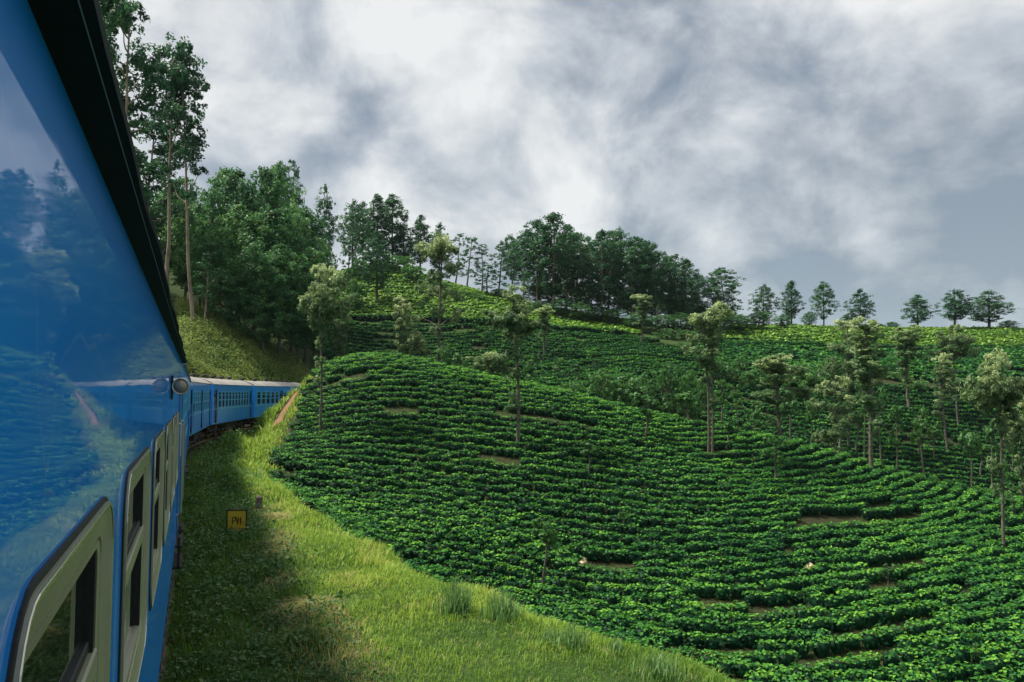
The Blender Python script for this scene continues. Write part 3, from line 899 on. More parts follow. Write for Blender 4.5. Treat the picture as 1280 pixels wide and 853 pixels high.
# ------------------------------------------------------------------ leaves
def unit(v):
    return v / (np.linalg.norm(v, axis=-1, keepdims=True) + 1e-9)
def leaf_quads(Cn, Nn, ln, wd, r, droop=0.0):
    """kite-shaped leaves at centres Cn facing Nn"""
    n = len(Cn)
    a = unit(np.cross(Nn, r.normal(size=(n, 3))))
    if droop:
        a = unit(a + np.array([0, 0, -droop]))
        a = unit(a - Nn * (a * Nn).sum(-1, keepdims=True) * 0.5)
    b = unit(np.cross(Nn, a))
    L_ = (ln * r.uniform(0.7, 1.3, n))[:, None]; W_l = (wd * r.uniform(0.75, 1.25, n))[:, None]
    V = np.stack([Cn - a * L_ * 0.5, Cn + b * W_l * 0.5 - a * L_ * 0.05, Cn + a * L_ * 0.5, Cn - b * W_l * 0.5 - a * L_ * 0.05], 1)
    return V.reshape(-1, 3), np.arange(4 * n).reshape(-1, 4)

# ------------------------------------------------------------------ tea
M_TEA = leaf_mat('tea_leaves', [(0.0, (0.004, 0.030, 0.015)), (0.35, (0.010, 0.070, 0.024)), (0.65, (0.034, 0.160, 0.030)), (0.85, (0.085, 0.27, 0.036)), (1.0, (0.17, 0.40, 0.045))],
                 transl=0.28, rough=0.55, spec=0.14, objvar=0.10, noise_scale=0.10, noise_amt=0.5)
M_TEA_LT = leaf_mat('young_tea_leaves', [(0.0, (0.014, 0.060, 0.015)), (0.35, (0.070, 0.20, 0.026)), (0.7, (0.155, 0.33, 0.036)), (1.0, (0.27, 0.45, 0.06))],
                    transl=0.25, rough=0.5, spec=0.3, objvar=0.10, noise_scale=0.08, noise_amt=0.3)

def bush_template(seed, nleaf, ln, wd, a=0.66, b=0.45, h=0.78):
    """one plucked tea bush: a lumpy flat-topped mound clothed in leaves"""
    r = np.random.default_rng(seed)
    # core
    nu, nv = (8 if nleaf > 30 else 5), 4
    V = []; 
    for j in range(nv):
        t = (j / (nv - 1))
        rad = [0.72, 0.92, 0.80, 0.0][j]; z = [0.10, 0.42, 0.74, 0.80][j] * h
        for i in range(nu):
            an = 2 * PI * i / nu; lump = 1 + 0.10 * math.sin(3 * an + seed) 
            V.append((a * 0.74 * rad * lump * math.cos(an), b * 0.74 * rad * lump * math.sin(an), z))
    V = np.array(V)
    ii = (np.arange(nv - 1)[:, None] * nu); jj = np.arange(nu)[None]
    Fc = np.stack([ii + jj, ii + (jj + 1) % nu, ii + nu + (jj + 1) % nu, ii + nu + jj], -1).reshape(-1, 4)
    # leaves over a superellipsoid surface
    th = r.uniform(0, 2 * PI, nleaf); u = r.uniform(0, 1, nleaf) ** 0.75
    top = r.uniform(0, 1, nleaf) < 0.62
    rad = np.where(top, np.sqrt(r.uniform(0, 1, nleaf)) * 0.97, r.uniform(0.85, 1.06, nleaf))
    z = np.where(top, h * (1.0 - 0.20 * rad ** 3), h * (0.88 - 0.75 * u * 0.9))
    lump = 0.07 * np.sin(5 * th + seed) * rad + 0.06 * np.sin(9 * rad * np.cos(th) + seed * 1.7) * np.sin(8 * rad * np.sin(th) + seed)
    z = z + np.where(top, lump, 0) + r.normal(0, 0.028, nleaf)
    P = np.stack([a * rad * np.cos(th), b * rad * np.sin(th), z], -1)
    side = unit(np.stack([np.cos(th) / a, np.sin(th) / b, np.full(nleaf, 0.35)], -1))
    N = np.where(top[:, None], np.array([0, 0, 1.0]) + 0.5 * rad[:, None] ** 2 * side, side)
    N = unit(N + r.normal(0, 0.42, (nleaf, 3)))
    Vl, Fl = leaf_quads(P, N, ln, wd, r)
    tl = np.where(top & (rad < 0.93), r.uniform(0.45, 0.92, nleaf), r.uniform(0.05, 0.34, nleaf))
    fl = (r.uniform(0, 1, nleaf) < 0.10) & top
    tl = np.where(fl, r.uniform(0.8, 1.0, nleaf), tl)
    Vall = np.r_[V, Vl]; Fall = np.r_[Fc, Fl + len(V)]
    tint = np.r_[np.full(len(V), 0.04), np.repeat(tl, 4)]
    return Vall, Fall, tint

T_NEAR = [bush_template(i, 85, 0.215, 0.135) for i in range(14)]
T_MID = [bush_template(50 + i, 52, 0.30, 0.20) for i in range(10)]
T_FAR = [bush_template(80 + i, 22, 0.50, 0.34) for i in range(8)]

def row_mesh(name, P, Tn, temps, mat, r, scale=1.0, tint_off=0.0):
    """bushes of one row: P (n,2), tangents Tn (n,2)"""
    n = len(P)
    z = terr(P[:, 0], P[:, 1])
    which = r.integers(0, len(temps), n)
    Vs = []; Fs = []; Ts = []; off = 0
    for t in range(len(temps)):
        k = np.nonzero(which == t)[0]
        if not len(k):
            continue
        Vt, Ft, tt = temps[t]
        flip = np.where(r.uniform(0, 1, len(k)) < 0.5, -1.0, 1.0)
        cx_, sx_ = Tn[k, 0] * flip, Tn[k, 1] * flip
        s1 = r.uniform(0.88, 1.14, len(k)) * scale; s2 = r.uniform(0.86, 1.12, len(k)) * scale; sz = r.uniform(0.82, 1.14, len(k)) * scale
        x = Vt[None, :, 0] * s1[:, None]; y = Vt[None, :, 1] * s2[:, None]
        X = P[k, 0][:, None] + x * cx_[:, None] - y * sx_[:, None]
        Y = P[k, 1][:, None] + x * sx_[:, None] + y * cx_[:, None]
        Z = z[k][:, None] + Vt[None, :, 2] * sz[:, None] - 0.03
        Vs.append(np.stack([X, Y, Z], -1).reshape(-1, 3))
        Fs.append((Ft[None] + (np.arange(len(k)) * len(Vt))[:, None, None]).reshape(-1, 4) + off)
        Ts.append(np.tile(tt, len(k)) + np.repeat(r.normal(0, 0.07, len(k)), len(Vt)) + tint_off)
        off += len(k) * len(Vt)
    V = np.concatenate(Vs)
    o0 = V[:, :].mean(0); o0[2] = V[:, 2].min()
    return mesh_np(name, V - o0, np.concatenate(Fs), mat, tint=np.clip(np.concatenate(Ts), 0, 1)), o0

def in_view(x, y, z, m=40, mleft=None):
    f = y * CP + (z - CAM_Z) * SP
    u = (z - CAM_Z) * CP - y * SP
    px = 640 + F_PX * x / np.maximum(f, 0.1); py = 426.5 - F_PX * u / np.maximum(f, 0.1)
    return (f > 1) & (px > -m) & (px < 1280 + m) & (py > -m) & (py < 853 + m)

def place_rows(curves, mask, step, temps, mat, name, label, cat, group, r, minlen=7, gap=None, scale=1.0, tint_off=0.0):
    """curves: list of (n,2) dense polylines; each unbroken stretch becomes a thing"""
    cnt = 0
    for ci, Cv in enumerate(curves):
        seg = np.linalg.norm(np.diff(Cv, axis=0), axis=1)
        cum = np.r_[0, np.cumsum(seg)]
        ss_ = np.arange(r.uniform(0, step), cum[-1], step)
        if len(ss_) < minlen:
            continue
        ss_ = ss_ + r.uniform(-0.12, 0.12, len(ss_)) * step
        P = np.stack([np.interp(ss_, cum, Cv[:, 0]), np.interp(ss_, cum, Cv[:, 1])], -1)
        T = unit(np.gradient(P, axis=0))
        P = P + np.stack([-T[:, 1], T[:, 0]], -1) * r.normal(0, 0.05, len(P))[:, None]
        z = terr(P[:, 0], P[:, 1])
        ok = mask(P[:, 0], P[:, 1], z)
        if gap is not None:
            ok &= gap(P[:, 0], P[:, 1], ci)
        i = 0
        while i < len(ok):
            if not ok[i]:
                i += 1; continue
            j = i
            while j < len(ok) and ok[j]:
                j += 1
            if j - i >= minlen:
                me_, o0 = row_mesh(name, P[i:j], T[i:j], temps, mat, r, scale, tint_off)
                tag(ob(name, me_, loc=tuple(o0)), label, cat, group)
                cnt += 1
            i = j
    return cnt

# near hill: hedges run parallel round the end of the spur
AX_A = np.array([-46.0, 71.0]); AX_B = np.array([9.0, 63.0])
ax = AX_B - AX_A; axl = np.linalg.norm(ax); ax = ax / axl
axn = np.array([ax[1], -ax[0]])                 # towards the camera
curves = []
rt = np.random.default_rng(3)
for kk in range(0, 60):
    d = 0.55 + kk * 0.86
    front = [AX_A + ax * t + axn * d for t in np.arange(0, axl, 0.5)]
    a0 = math.atan2(axn[1], axn[0])
    na = max(6, int(d * 2.75 / 0.5))
    arc = [AX_B + d * np.array([math.cos(a0 + q), math.sin(a0 + q)]) for q in np.linspace(0, 2.75, na)]
    Cv = np.array(front + arc)
    wob = (vnoise(Cv[:, 0], Cv[:, 1], 21, 1, 40) - 0.5) * 1.6 + (vnoise(Cv[:, 0], Cv[:, 1], 22, 1, 9) - 0.5) * 0.35
    ctr = unit(Cv - np.where((Cv - AX_B) @ ax > 0, 1, 0)[:, None] * AX_B - np.where((Cv - AX_B) @ ax > 0, 0, 1)[:, None] * (AX_A + ((Cv - AX_A) @ ax)[:, None] * ax))
    curves.append(Cv + ctr * wob[:, None])
def near_mask(x, y, z):
    s, lat = track_coord(x, y)
    el = edge_lat(s)
    ok = (lat > np.where(s < 46, el + 1.15, el + 0.9 + np.clip((s - 46) / 8, 0, 1) * 1.2)) & in_view(x, y, z, 60) & (y < 76)
    ok &= ~((s > 60) & (lat < 6.0))
    return ok
GAPROWS = {24: 0.22, 33: 0.20, 47: 0.18}
def near_gap(x, y, ci):
    n = vnoise(x, y, 100 + ci, 2, 16)
    base = n > (GAPROWS.get(ci, 0.06))
    return base
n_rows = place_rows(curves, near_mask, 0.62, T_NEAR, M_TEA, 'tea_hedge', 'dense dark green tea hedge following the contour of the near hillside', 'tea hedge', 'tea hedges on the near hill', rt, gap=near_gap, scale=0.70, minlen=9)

# the slopes behind: hedges along the contours of each field
def poly_mask(poly):
    """inside a photo-pixel polygon, judged by where the ground point shows"""
    poly = np.array(poly, float)
    def m(x, y, z):
        f = y * CP + (z - CAM_Z) * SP
        u = (z - CAM_Z) * CP - y * SP
        px = 640 + F_PX * x / np.maximum(f, 0.1); py = 426.5 - F_PX * u / np.maximum(f, 0.1)
        ins = np.zeros(len(px), bool)
        j = len(poly) - 1
        for i in range(len(poly)):
            xi, yi = poly[i]; xj, yj = poly[j]
            c = ((yi > py) != (yj > py)) & (px < (xj - xi) * (py - yi) / (yj - yi + 1e-9) + xi)
            ins ^= c; j = i
        return ins
    return m
def contour_rows(x0, x1, y0, y1, spacing, wobamp=6.0, seed=0, tilt=0.0, bend=0.0):
    out = []
    xs_ = np.arange(x0, x1, 0.8)
    for yv in np.arange(y0, y1, spacing):
        yy = yv + tilt * (xs_ - x0) + bend * (xs_ - (x0 + x1) / 2) ** 2 + (vnoise(xs_, np.full_like(xs_, yv * 0.25), seed, 2, 60) - 0.5) * wobamp
        out.append(np.stack([xs_, yy], -1))
    return out
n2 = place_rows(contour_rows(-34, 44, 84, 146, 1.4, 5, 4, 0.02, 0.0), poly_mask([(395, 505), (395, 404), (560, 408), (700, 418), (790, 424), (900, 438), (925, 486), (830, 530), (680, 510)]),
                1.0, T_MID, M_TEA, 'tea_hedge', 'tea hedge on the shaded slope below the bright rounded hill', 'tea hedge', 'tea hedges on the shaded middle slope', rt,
                gap=lambda x, y, c: vnoise(x, y, 300 + c, 2, 20) > 0.12, scale=1.04, tint_off=-0.12)  # darker leaf tint paints in the shade behind the near crest
n3 = place_rows(contour_rows(-46, 30, 141, 200, 1.85, 4, 5, 0.03, 0.0), poly_mask([(405, 400), (560, 404), (700, 415), (800, 422), (800, 400), (700, 385), (620, 365), (560, 345), (500, 310), (440, 300), (405, 310)]),
                1.1, T_FAR, M_TEA_LT, 'tea_hedge', 'bright yellow-green tea hedge on the rounded hill below the tall dark trees', 'tea hedge', 'bright tea hedges on the rounded hill', rt, scale=1.12)
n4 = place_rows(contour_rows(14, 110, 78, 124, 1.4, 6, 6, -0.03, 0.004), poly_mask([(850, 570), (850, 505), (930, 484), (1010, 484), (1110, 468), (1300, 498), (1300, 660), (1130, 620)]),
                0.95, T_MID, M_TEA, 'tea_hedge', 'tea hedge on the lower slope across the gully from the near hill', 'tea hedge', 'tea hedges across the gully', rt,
                gap=lambda x, y, c: vnoise(x, y, 400 + c, 2, 18) > 0.12, tint_off=-0.10)  # shade across the gully painted in by the darker leaf tint
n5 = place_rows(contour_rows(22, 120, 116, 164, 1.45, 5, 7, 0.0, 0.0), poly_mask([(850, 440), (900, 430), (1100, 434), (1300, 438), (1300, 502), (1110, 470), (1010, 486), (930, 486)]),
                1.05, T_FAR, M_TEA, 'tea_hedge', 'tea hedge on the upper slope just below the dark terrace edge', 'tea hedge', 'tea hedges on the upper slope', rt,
                gap=lambda x, y, c: vnoise(x, y, 500 + c, 2, 20) > 0.12, scale=1.12, tint_off=-0.10)  # upper slope's shade also put into the leaf tint
n6 = place_rows(contour_rows(30, 150, 158, 207, 2.3, 4, 8, 0.0, 0.0), poly_mask([(870, 436), (870, 416), (960, 406), (1300, 408), (1300, 438), (1100, 435)]),
                1.15, T_FAR, M_TEA_LT, 'tea_hedge', 'bright tea hedge on the ridge top field under the row of trees', 'tea hedge', 'bright tea hedges on the ridge', rt, scale=1.15)
# tall clipped border hedges that draw dark lines under the bright fields
def border_hedge(pix, D0, D1, label, h=1.7):
    P = []
    for px, py in pix:
        x, y, z = hit(px, py, D0, D1); P.append((x, y))
    P = np.array(P); seg = np.r_[0, np.cumsum(np.linalg.norm(np.diff(P, axis=0), axis=1))]
    q = np.arange(0, seg[-1], 0.75)
    Q = np.stack([np.interp(q, seg, P[:, 0]), np.interp(q, seg, P[:, 1])], -1)
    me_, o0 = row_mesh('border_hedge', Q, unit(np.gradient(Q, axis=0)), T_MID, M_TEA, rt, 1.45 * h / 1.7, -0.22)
    tag(ob('border_hedge', me_, loc=tuple(o0)), label, 'hedge')
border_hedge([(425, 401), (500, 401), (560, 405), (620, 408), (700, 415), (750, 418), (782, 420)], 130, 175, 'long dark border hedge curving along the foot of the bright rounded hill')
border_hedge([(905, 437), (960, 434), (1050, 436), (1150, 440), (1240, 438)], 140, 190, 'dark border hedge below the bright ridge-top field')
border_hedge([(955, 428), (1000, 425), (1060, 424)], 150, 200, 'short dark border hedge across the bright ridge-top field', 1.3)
print('tea rows', n_rows, n2, n3, n4, n5, n6)

# ------------------------------------------------------------------ trees
M_BARK = plain_mat('grey_brown_bark', (0.10, 0.085, 0.065), rough=0.95, noise=3.0, col2=(0.035, 0.03, 0.024), bump=(8, 0.6, 0.03))
M_BARK_PALE = plain_mat('pale_peeling_bark', (0.34, 0.27, 0.20), rough=0.85, noise=1.6, col2=(0.13, 0.10, 0.075), bump=(6, 0.5, 0.03))
M_BARK_LICHEN = plain_mat('lichen_spotted_bark', (0.13, 0.12, 0.095), rough=0.95, noise=5.0, col2=(0.04, 0.036, 0.028), bump=(9, 0.6, 0.02))
M_EUC = leaf_mat('eucalyptus_leaves', [(0.0, (0.0121, 0.0523, 0.0282)), (0.4, (0.0282, 0.1046, 0.0483)), (0.75, (0.0604, 0.1771, 0.0604)), (1.0, (0.1248, 0.2717, 0.0805))], transl=0.38, rough=0.5, spec=0.3, objvar=0.22)
M_WOOD = leaf_mat('woodland_leaves', [(0.0, (0.0161, 0.0685, 0.0282)), (0.4, (0.0363, 0.1330, 0.0443)), (0.75, (0.0887, 0.2318, 0.0605)), (1.0, (0.2015, 0.3627, 0.0906))], transl=0.40, rough=0.5, spec=0.3, objvar=0.3)
M_OAK = leaf_mat('silvery_feathery_leaves', [(0.0, (0.0250, 0.0719, 0.0312)), (0.4, (0.0781, 0.1641, 0.0656)), (0.75, (0.2188, 0.3125, 0.1329)), (1.0, (0.4688, 0.5625, 0.2812))], transl=0.42, rough=0.55, spec=0.3, objvar=0.15)
M_SAP = leaf_mat('fresh_green_leaves', [(0.0, (0.0193, 0.0828, 0.0248)), (0.5, (0.0620, 0.1862, 0.0442)), (1.0, (0.1656, 0.3312, 0.0828))], transl=0.35, rough=0.5, spec=0.3, objvar=0.3)
M_SCRUB = leaf_mat('scrub_leaves', [(0.0, (0.0260, 0.0715, 0.0208)), (0.5, (0.0910, 0.1755, 0.0390)), (1.0, (0.2470, 0.3120, 0.0780))], transl=0.40, rough=0.6, spec=0.2, objvar=0.2)

def crown_np(lobes, r, clump_r, per_clump, leaf, dens=1.0, hang=0.0, tint0=(0.15, 0.85)):
    """lobes: (x, y, z, rx, rz); leaf clumps spread through each lobe with gaps between them"""
    Vs = []; Fs = []; Ts = []; off = 0; tips = []
    zmin = min(l[2] - l[4] for l in lobes); zmax = max(l[2] + l[4] for l in lobes)
    for (x, y, z, rx, rz) in lobes:
        nc = max(3, int(dens * (rx * rx * rz) / (clump_r ** 3) * 0.42 + 2))
        u = unit(r.normal(size=(nc, 3))); rad = r.uniform(0.25, 1.0, nc) ** 0.55
        c = np.stack([x + u[:, 0] * rx * rad, y + u[:, 1] * rx * rad, z + u[:, 2] * rz * rad], -1)
        tips.append(c)
        cr_ = clump_r * r.uniform(0.65, 1.35, nc)
        v = unit(r.normal(size=(nc, per_clump, 3))) * (r.uniform(0.2, 1.0, (nc, per_clump, 1)) ** 0.6)
        v[..., 2] *= 0.75
        P = c[:, None] + v * cr_[:, None, None]
        if hang:
            P[..., 2] -= hang * r.uniform(0, 1, (nc, per_clump)) ** 2
        P = P.reshape(-1, 3)
        N = unit(0.55 * v.reshape(-1, 3) + 0.5 * np.repeat(u, per_clump, 0) + np.array([0, 0, 0.35]) + r.normal(0, 0.45, (len(P), 3)))
        V, F = leaf_quads(P, N, leaf[0], leaf[1], r, droop=0.5 if hang else 0.0)
        ct = np.clip(r.normal(0.42, 0.13, nc), 0, 1)
        tl = np.repeat(ct, per_clump) + r.normal(0, 0.10, len(P))
        tl = tint0[0] + (tint0[1] - tint0[0]) * np.clip(tl, 0, 1)
        Vs.append(V); Fs.append(F + off); Ts.append(np.repeat(tl, 4)); off += len(V)
    return np.concatenate(Vs), np.concatenate(Fs), np.concatenate(Ts), tips

def wood_np(paths):
    Vs = []; Fs = []; off = 0
    for P, R, n in paths:
        V, F = tube_np(P, R, n)
        Vs.append(V); Fs.append(F + off); off += len(V)
    return np.concatenate(Vs), np.concatenate(Fs)

def limb(p0, p1, r0, r1, r, sag=0.12, k=5):
    p0 = np.array(p0, float); p1 = np.array(p1, float)
    t = np.linspace(0, 1, k)[:, None]
    P = p0 + (p1 - p0) * t
    P += np.sin(t * PI) * (r.normal(0, 0.06, (1, 3)) + np.array([[0, 0, -sag]])) * np.linalg.norm(p1 - p0)
    return P, np.linspace(r0, r1, k), 5

def trunk_path(h, r, lean=0.03, k=9, wig=0.012):
    t = np.linspace(0, 1, k)
    dx = np.cumsum(r.normal(0, wig, k)) * h * 0.5; dy = np.cumsum(r.normal(0, wig, k)) * h * 0.5
    dx -= dx[0]; dy -= dy[0]
    lx_, ly_ = r.normal(0, lean, 2) * h
    return np.stack([dx + lx_ * t, dy + ly_ * t, h * t - 0.25 * (t == 0)], -1)

def at_h(P, z):
    return np.array([np.interp(z, P[:, 2], P[:, 0]), np.interp(z, P[:, 2], P[:, 1]), z])


def envelope_np(prof, tr, r, n, clump_r, per_clump, leaf, hole=0.42, hole_scale=0.55, hang=0.0, squash=0.8, tint0=(0.1, 0.9)):
    """clumps of leaves filling the outer part of a crown whose radius at height fraction z is prof(z), with gaps"""
    z0, z1 = prof[0][0], prof[-1][0]
    pz = [p[0] for p in prof]; pr = [p[1] for p in prof]
    C_ = np.zeros((0, 3))
    ph = r.uniform(0, 10, 6)
    while len(C_) < n:
        m = n * 3
        z = r.uniform(z0, z1, m); R = np.interp(z, pz, pr)
        keep = r.uniform(0, max(pr), m) < R * 0.9 + 0.1 * max(pr)
        z, R = z[keep], R[keep]
        a = r.uniform(0, 2 * PI, len(z)); q = r.uniform(0.12, 1.0, len(z)) ** 0.62
        # bumpy outline
        bump = 1 + 0.22 * np.sin(3 * a + 2.1 * z / hole_scale * 0.5 + ph[0]) + 0.16 * np.sin(5 * a - 2.9 * z + ph[1])
        rr = R * q * bump
        cen = np.stack([np.interp(z, tr[:, 2], tr[:, 0]), np.interp(z, tr[:, 2], tr[:, 1])], -1)
        P = np.stack([cen[:, 0] + rr * np.cos(a), cen[:, 1] + rr * np.sin(a), z], -1)
        w = 2 * PI / (hole_scale * 2.2)
        f = (np.sin(P[:, 0] * w + ph[2] + 1.3 * np.sin(P[:, 2] * w * 0.7)) + np.sin(P[:, 1] * w * 1.1 + ph[3]) + np.sin(P[:, 2] * w * 1.3 + ph[4] + P[:, 0] * w * 0.4)) / 6 + 0.5
        P = P[f > hole]
        C_ = np.r_[C_, P]
    C_ = C_[:n]
    cen = np.stack([np.interp(C_[:, 2], tr[:, 2], tr[:, 0]), np.interp(C_[:, 2], tr[:, 2], tr[:, 1]), C_[:, 2] - 0.35 * np.interp(C_[:, 2], pz, pr)], -1)
    outw = unit(C_ - cen)
    cr_ = clump_r * r.uniform(0.6, 1.4, n)
    v = unit(r.normal(size=(n, per_clump, 3))) * (r.uniform(0.15, 1.0, (n, per_clump, 1)) ** 0.55)
    v[..., 2] *= squash
    P = C_[:, None] + v * cr_[:, None, None]
    if hang:
        P[..., 2] -= hang * r.uniform(0, 1, (n, per_clump)) ** 2
    P = P.reshape(-1, 3)
    N = unit(0.5 * v.reshape(-1, 3) + 0.45 * np.repeat(outw, per_clump, 0) + np.array([0, 0, 0.35]) + r.normal(0, 0.5, (len(P), 3)))
    V, F = leaf_quads(P, N, leaf[0], leaf[1], r, droop=0.5 if hang else 0.0)
    ct = np.clip(r.normal(0.45, 0.14, n), 0, 1)
    tl = tint0[0] + (tint0[1] - tint0[0]) * np.clip(np.repeat(ct, per_clump) + r.normal(0, 0.11, len(P)), 0, 1)
    return (V, F, np.repeat(tl, 4), None), C_

def env_limbs(paths, tr, C_, r, k, r0, zlo, zhi, drop=0.5):
    for i in r.choice(len(C_), k, replace=False):
        c = C_[i]; d = math.hypot(c[0], c[1])
        b = at_h(tr, max(zlo, min(zhi, c[2] - drop * d - 0.1)))
        paths.append(limb(b, c, r0, r0 * 0.22, r, 0.03))
TEMPL = {}
def make_template(kind, seed):
    r = np.random.default_rng(seed * 7 + 13)
    H = 10.0
    if kind == 'tall_euc':        # 10 units tall, bare pole below, lobes of foliage near the top
        tr = trunk_path(9.6, r, 0.02, 12, 0.007)
        paths = [(tr, np.linspace(0.085, 0.02, 12), 8)]
        lobes = []
        n = 15
        for i in range(n):
            f = 0.42 + 0.56 * (i / (n - 1)) ** 0.9
            z = f * H
            spread = 1.25 * (1 - ((f - 0.72) / 0.42) ** 2) ** 0.5 if abs(f - 0.72) < 0.42 else 0.3
            if f < 0.55 and r.uniform() < 0.5: continue
            a = r.uniform(0, 2 * PI); rr = spread * r.uniform(0.25, 0.85)
            b = at_h(tr, z - 0.7 * spread)
            c = at_h(tr, min(z, 9.5)) + np.array([rr * math.cos(a), rr * math.sin(a), 0])
            s = r.uniform(0.42, 0.72) * (0.75 if f < 0.6 else 1)
            lobes.append((c[0], c[1], c[2], s, s * 0.85))
            paths.append(limb(b, c, 0.03, 0.008, r))
        lobes.append((*at_h(tr, 9.5), 0.55, 0.6))
        cr_ = crown_np(lobes, r, 0.19, 30, (0.15, 0.07), dens=1.25, hang=0.07)
        return H, wood_np(paths), cr_, M_BARK_PALE, M_EUC
    if kind == 'wood_tree':       # rounded woodland crown
        tr = trunk_path(9.3, r, 0.03, 9, 0.012)
        paths = [(tr, np.linspace(0.12, 0.02, 9), 7)]
        w = r.uniform(1.9, 2.5)
        cr_, C_ = envelope_np([(2.6, 0.5), (3.6, 0.8 * w), (5.2, w), (7.0, 0.92 * w), (8.5, 0.62 * w), (9.6, 0.15)], tr, r, 430, 0.34, 22, (0.21, 0.12), 0.40, 0.75)
        env_limbs(paths, tr, C_, r, 26, 0.035, 1.8, 9.0)
        return H, wood_np(paths), cr_, M_BARK, M_WOOD
    if kind == 'dark_euc':        # broad billowing crown of a grown plantation tree
        tr = trunk_path(9.5, r, 0.02, 10, 0.008)
        paths = [(tr, np.linspace(0.10, 0.02, 10), 7)]
        w = r.uniform(1.35, 1.8)
        lo = r.uniform(1.6, 3.4)
        cr_, C_ = envelope_np([(lo, 0.3), (lo + 1.2, 0.7 * w), (6.2, w), (7.8, 0.9 * w), (8.9, 0.6 * w), (9.8, 0.15)], tr, r, 400, 0.27, 22, (0.18, 0.095), 0.45, 0.62, hang=0.10)
        env_limbs(paths, tr, C_, r, 24, 0.03, 2.0, 9.2)
        return H, wood_np(paths), cr_, M_BARK_PALE, M_EUC
    if kind == 'ridge_oak':       # pointed oval crown with open branch tips
        tr = trunk_path(9.7, r, 0.012, 9, 0.005)
        paths = [(tr, np.linspace(0.14, 0.02, 9), 6)]
        w = r.uniform(1.7, 2.3)
        cr_, C_ = envelope_np([(2.2, 0.25), (3.0, 0.62 * w), (4.6, w), (6.4, 0.9 * w), (8.0, 0.60 * w), (9.2, 0.28 * w), (9.9, 0.05)], tr, r, 340, 0.30, 20, (0.24, 0.11), 0.34, 1.0)
        env_limbs(paths, tr, C_, r, 26, 0.035, 1.2, 9.4, 0.35)
        return H, wood_np(paths), cr_, M_BARK, M_EUC
    if kind in ('oak_round', 'oak_vase', 'oak_column', 'oak_open', 'oak_twin'):   # lopped shade trees in the tea
        tr = trunk_path(9.0, r, 0.018, 10, 0.009)
        rad = np.linspace(0.095, 0.045, 10)
        paths = [(tr, rad, 8)]
        lobes = []; tufts = []
        if kind == 'oak_round':
            for i in range(9):
                a = i * 2.4; rr = r.uniform(0.2, 0.75); z = r.uniform(7.0, 9.2)
                c = at_h(tr, min(z, 9)); lobes.append((c[0] + rr * math.cos(a), c[1] + rr * math.sin(a), z, r.uniform(0.5, 0.75), r.uniform(0.45, 0.7)))
            lobes.append((*at_h(tr, 9.0)[:2], 9.3, 0.6, 0.55))
            lobes.append((at_h(tr, 8)[0] - 1.05, 0, 8.15, 0.45, 0.35))
            tz = [(3.2, 0.25), (4.6, 0.4), (5.6, 0.35), (2.4, 0.3), (6.6, 0.28)]
        elif kind == 'oak_vase':
            for i in range(22):
                a = i * 2.4; rr = r.uniform(0.3, 1.7); z = 7.4 + rr * 0.35 + r.uniform(-1.1, 0.9)
                lobes.append((rr * math.cos(a), rr * math.sin(a), z, r.uniform(0.45, 0.75), r.uniform(0.35, 0.55)))
            lobes.append((0, 0, 9.2, 0.9, 0.5))
            tz = [(3.0, 0.3), (4.2, 0.35), (5.4, 0.4), (6.2, 0.4)]
        elif kind == 'oak_column':
            for i in range(15):
                a = i * 2.4; z = 6.0 + 3.5 * i / 14; rr = r.uniform(0.15, 0.6) * (1.15 if z > 8 else 0.85)
                lobes.append((rr * math.cos(a), rr * math.sin(a), z, r.uniform(0.35, 0.6), r.uniform(0.35, 0.5)))
            tz = [(3.3, 0.32), (4.2, 0.4), (4.9, 0.42), (5.5, 0.45)]
        elif kind == 'oak_twin':
            for i in range(22):
                a = i * 2.4; z = 6.0 + 3.4 * r.uniform(); rr = r.uniform(0.2, 1.15)
                lobes.append((rr * math.cos(a), rr * math.sin(a), z, r.uniform(0.4, 0.65), r.uniform(0.35, 0.55)))
            tr2 = tr + np.array([[0.28, 0.1, 0]]) * np.linspace(1.0, 1.4, 10)[:, None]
            paths.append((tr2[:9], np.linspace(0.08, 0.04, 9), 7))
            tz = [(3.6, 0.25), (4.8, 0.3), (5.6, 0.35)]
        else:
            for i in range(18):
                a = i * 2.4; z = 4.9 + 4.5 * r.uniform(); rr = r.uniform(0.35, 1.55) * (1.0 if z < 8 else 0.6)
                lobes.append((rr * math.cos(a), rr * math.sin(a), z, r.uniform(0.45, 0.75), r.uniform(0.3, 0.5)))
            tz = [(3.2, 0.3), (4.2, 0.35)]
        for l in lobes:
            b = at_h(tr, max(2, min(8.9, l[2] - 0.35 * math.hypot(l[0], l[1]) - 0.25)))
            paths.append(limb(b, l[:3], 0.045, 0.012, r, 0.02))
        for z, s in tz:
            a = r.uniform(0, 2 * PI); c = at_h(tr, z)
            tufts.append((c[0] + 0.3 * math.cos(a), c[1] + 0.3 * math.sin(a), z, s, s * 1.2))
            paths.append(limb(c, tufts[-1][:3], 0.02, 0.008, r))
        cr_ = crown_np(lobes + tufts, r, 0.24, 42, (0.25, 0.085), dens=1.3, tint0=(0.05, 0.95))
        # sunlit paleness painted into the leaf tint, stronger towards the crown top
        V, F, T, tips = cr_
        zz = V[:, 2]
        T = np.clip(T + 0.02 + 0.38 * np.clip((zz - 7.4) / 2.2, 0, 1) + 0.10 * r.normal(size=len(T) // 4).repeat(4), 0, 1)
        return H, wood_np(paths), (V, F, T, tips), M_BARK_LICHEN, M_OAK
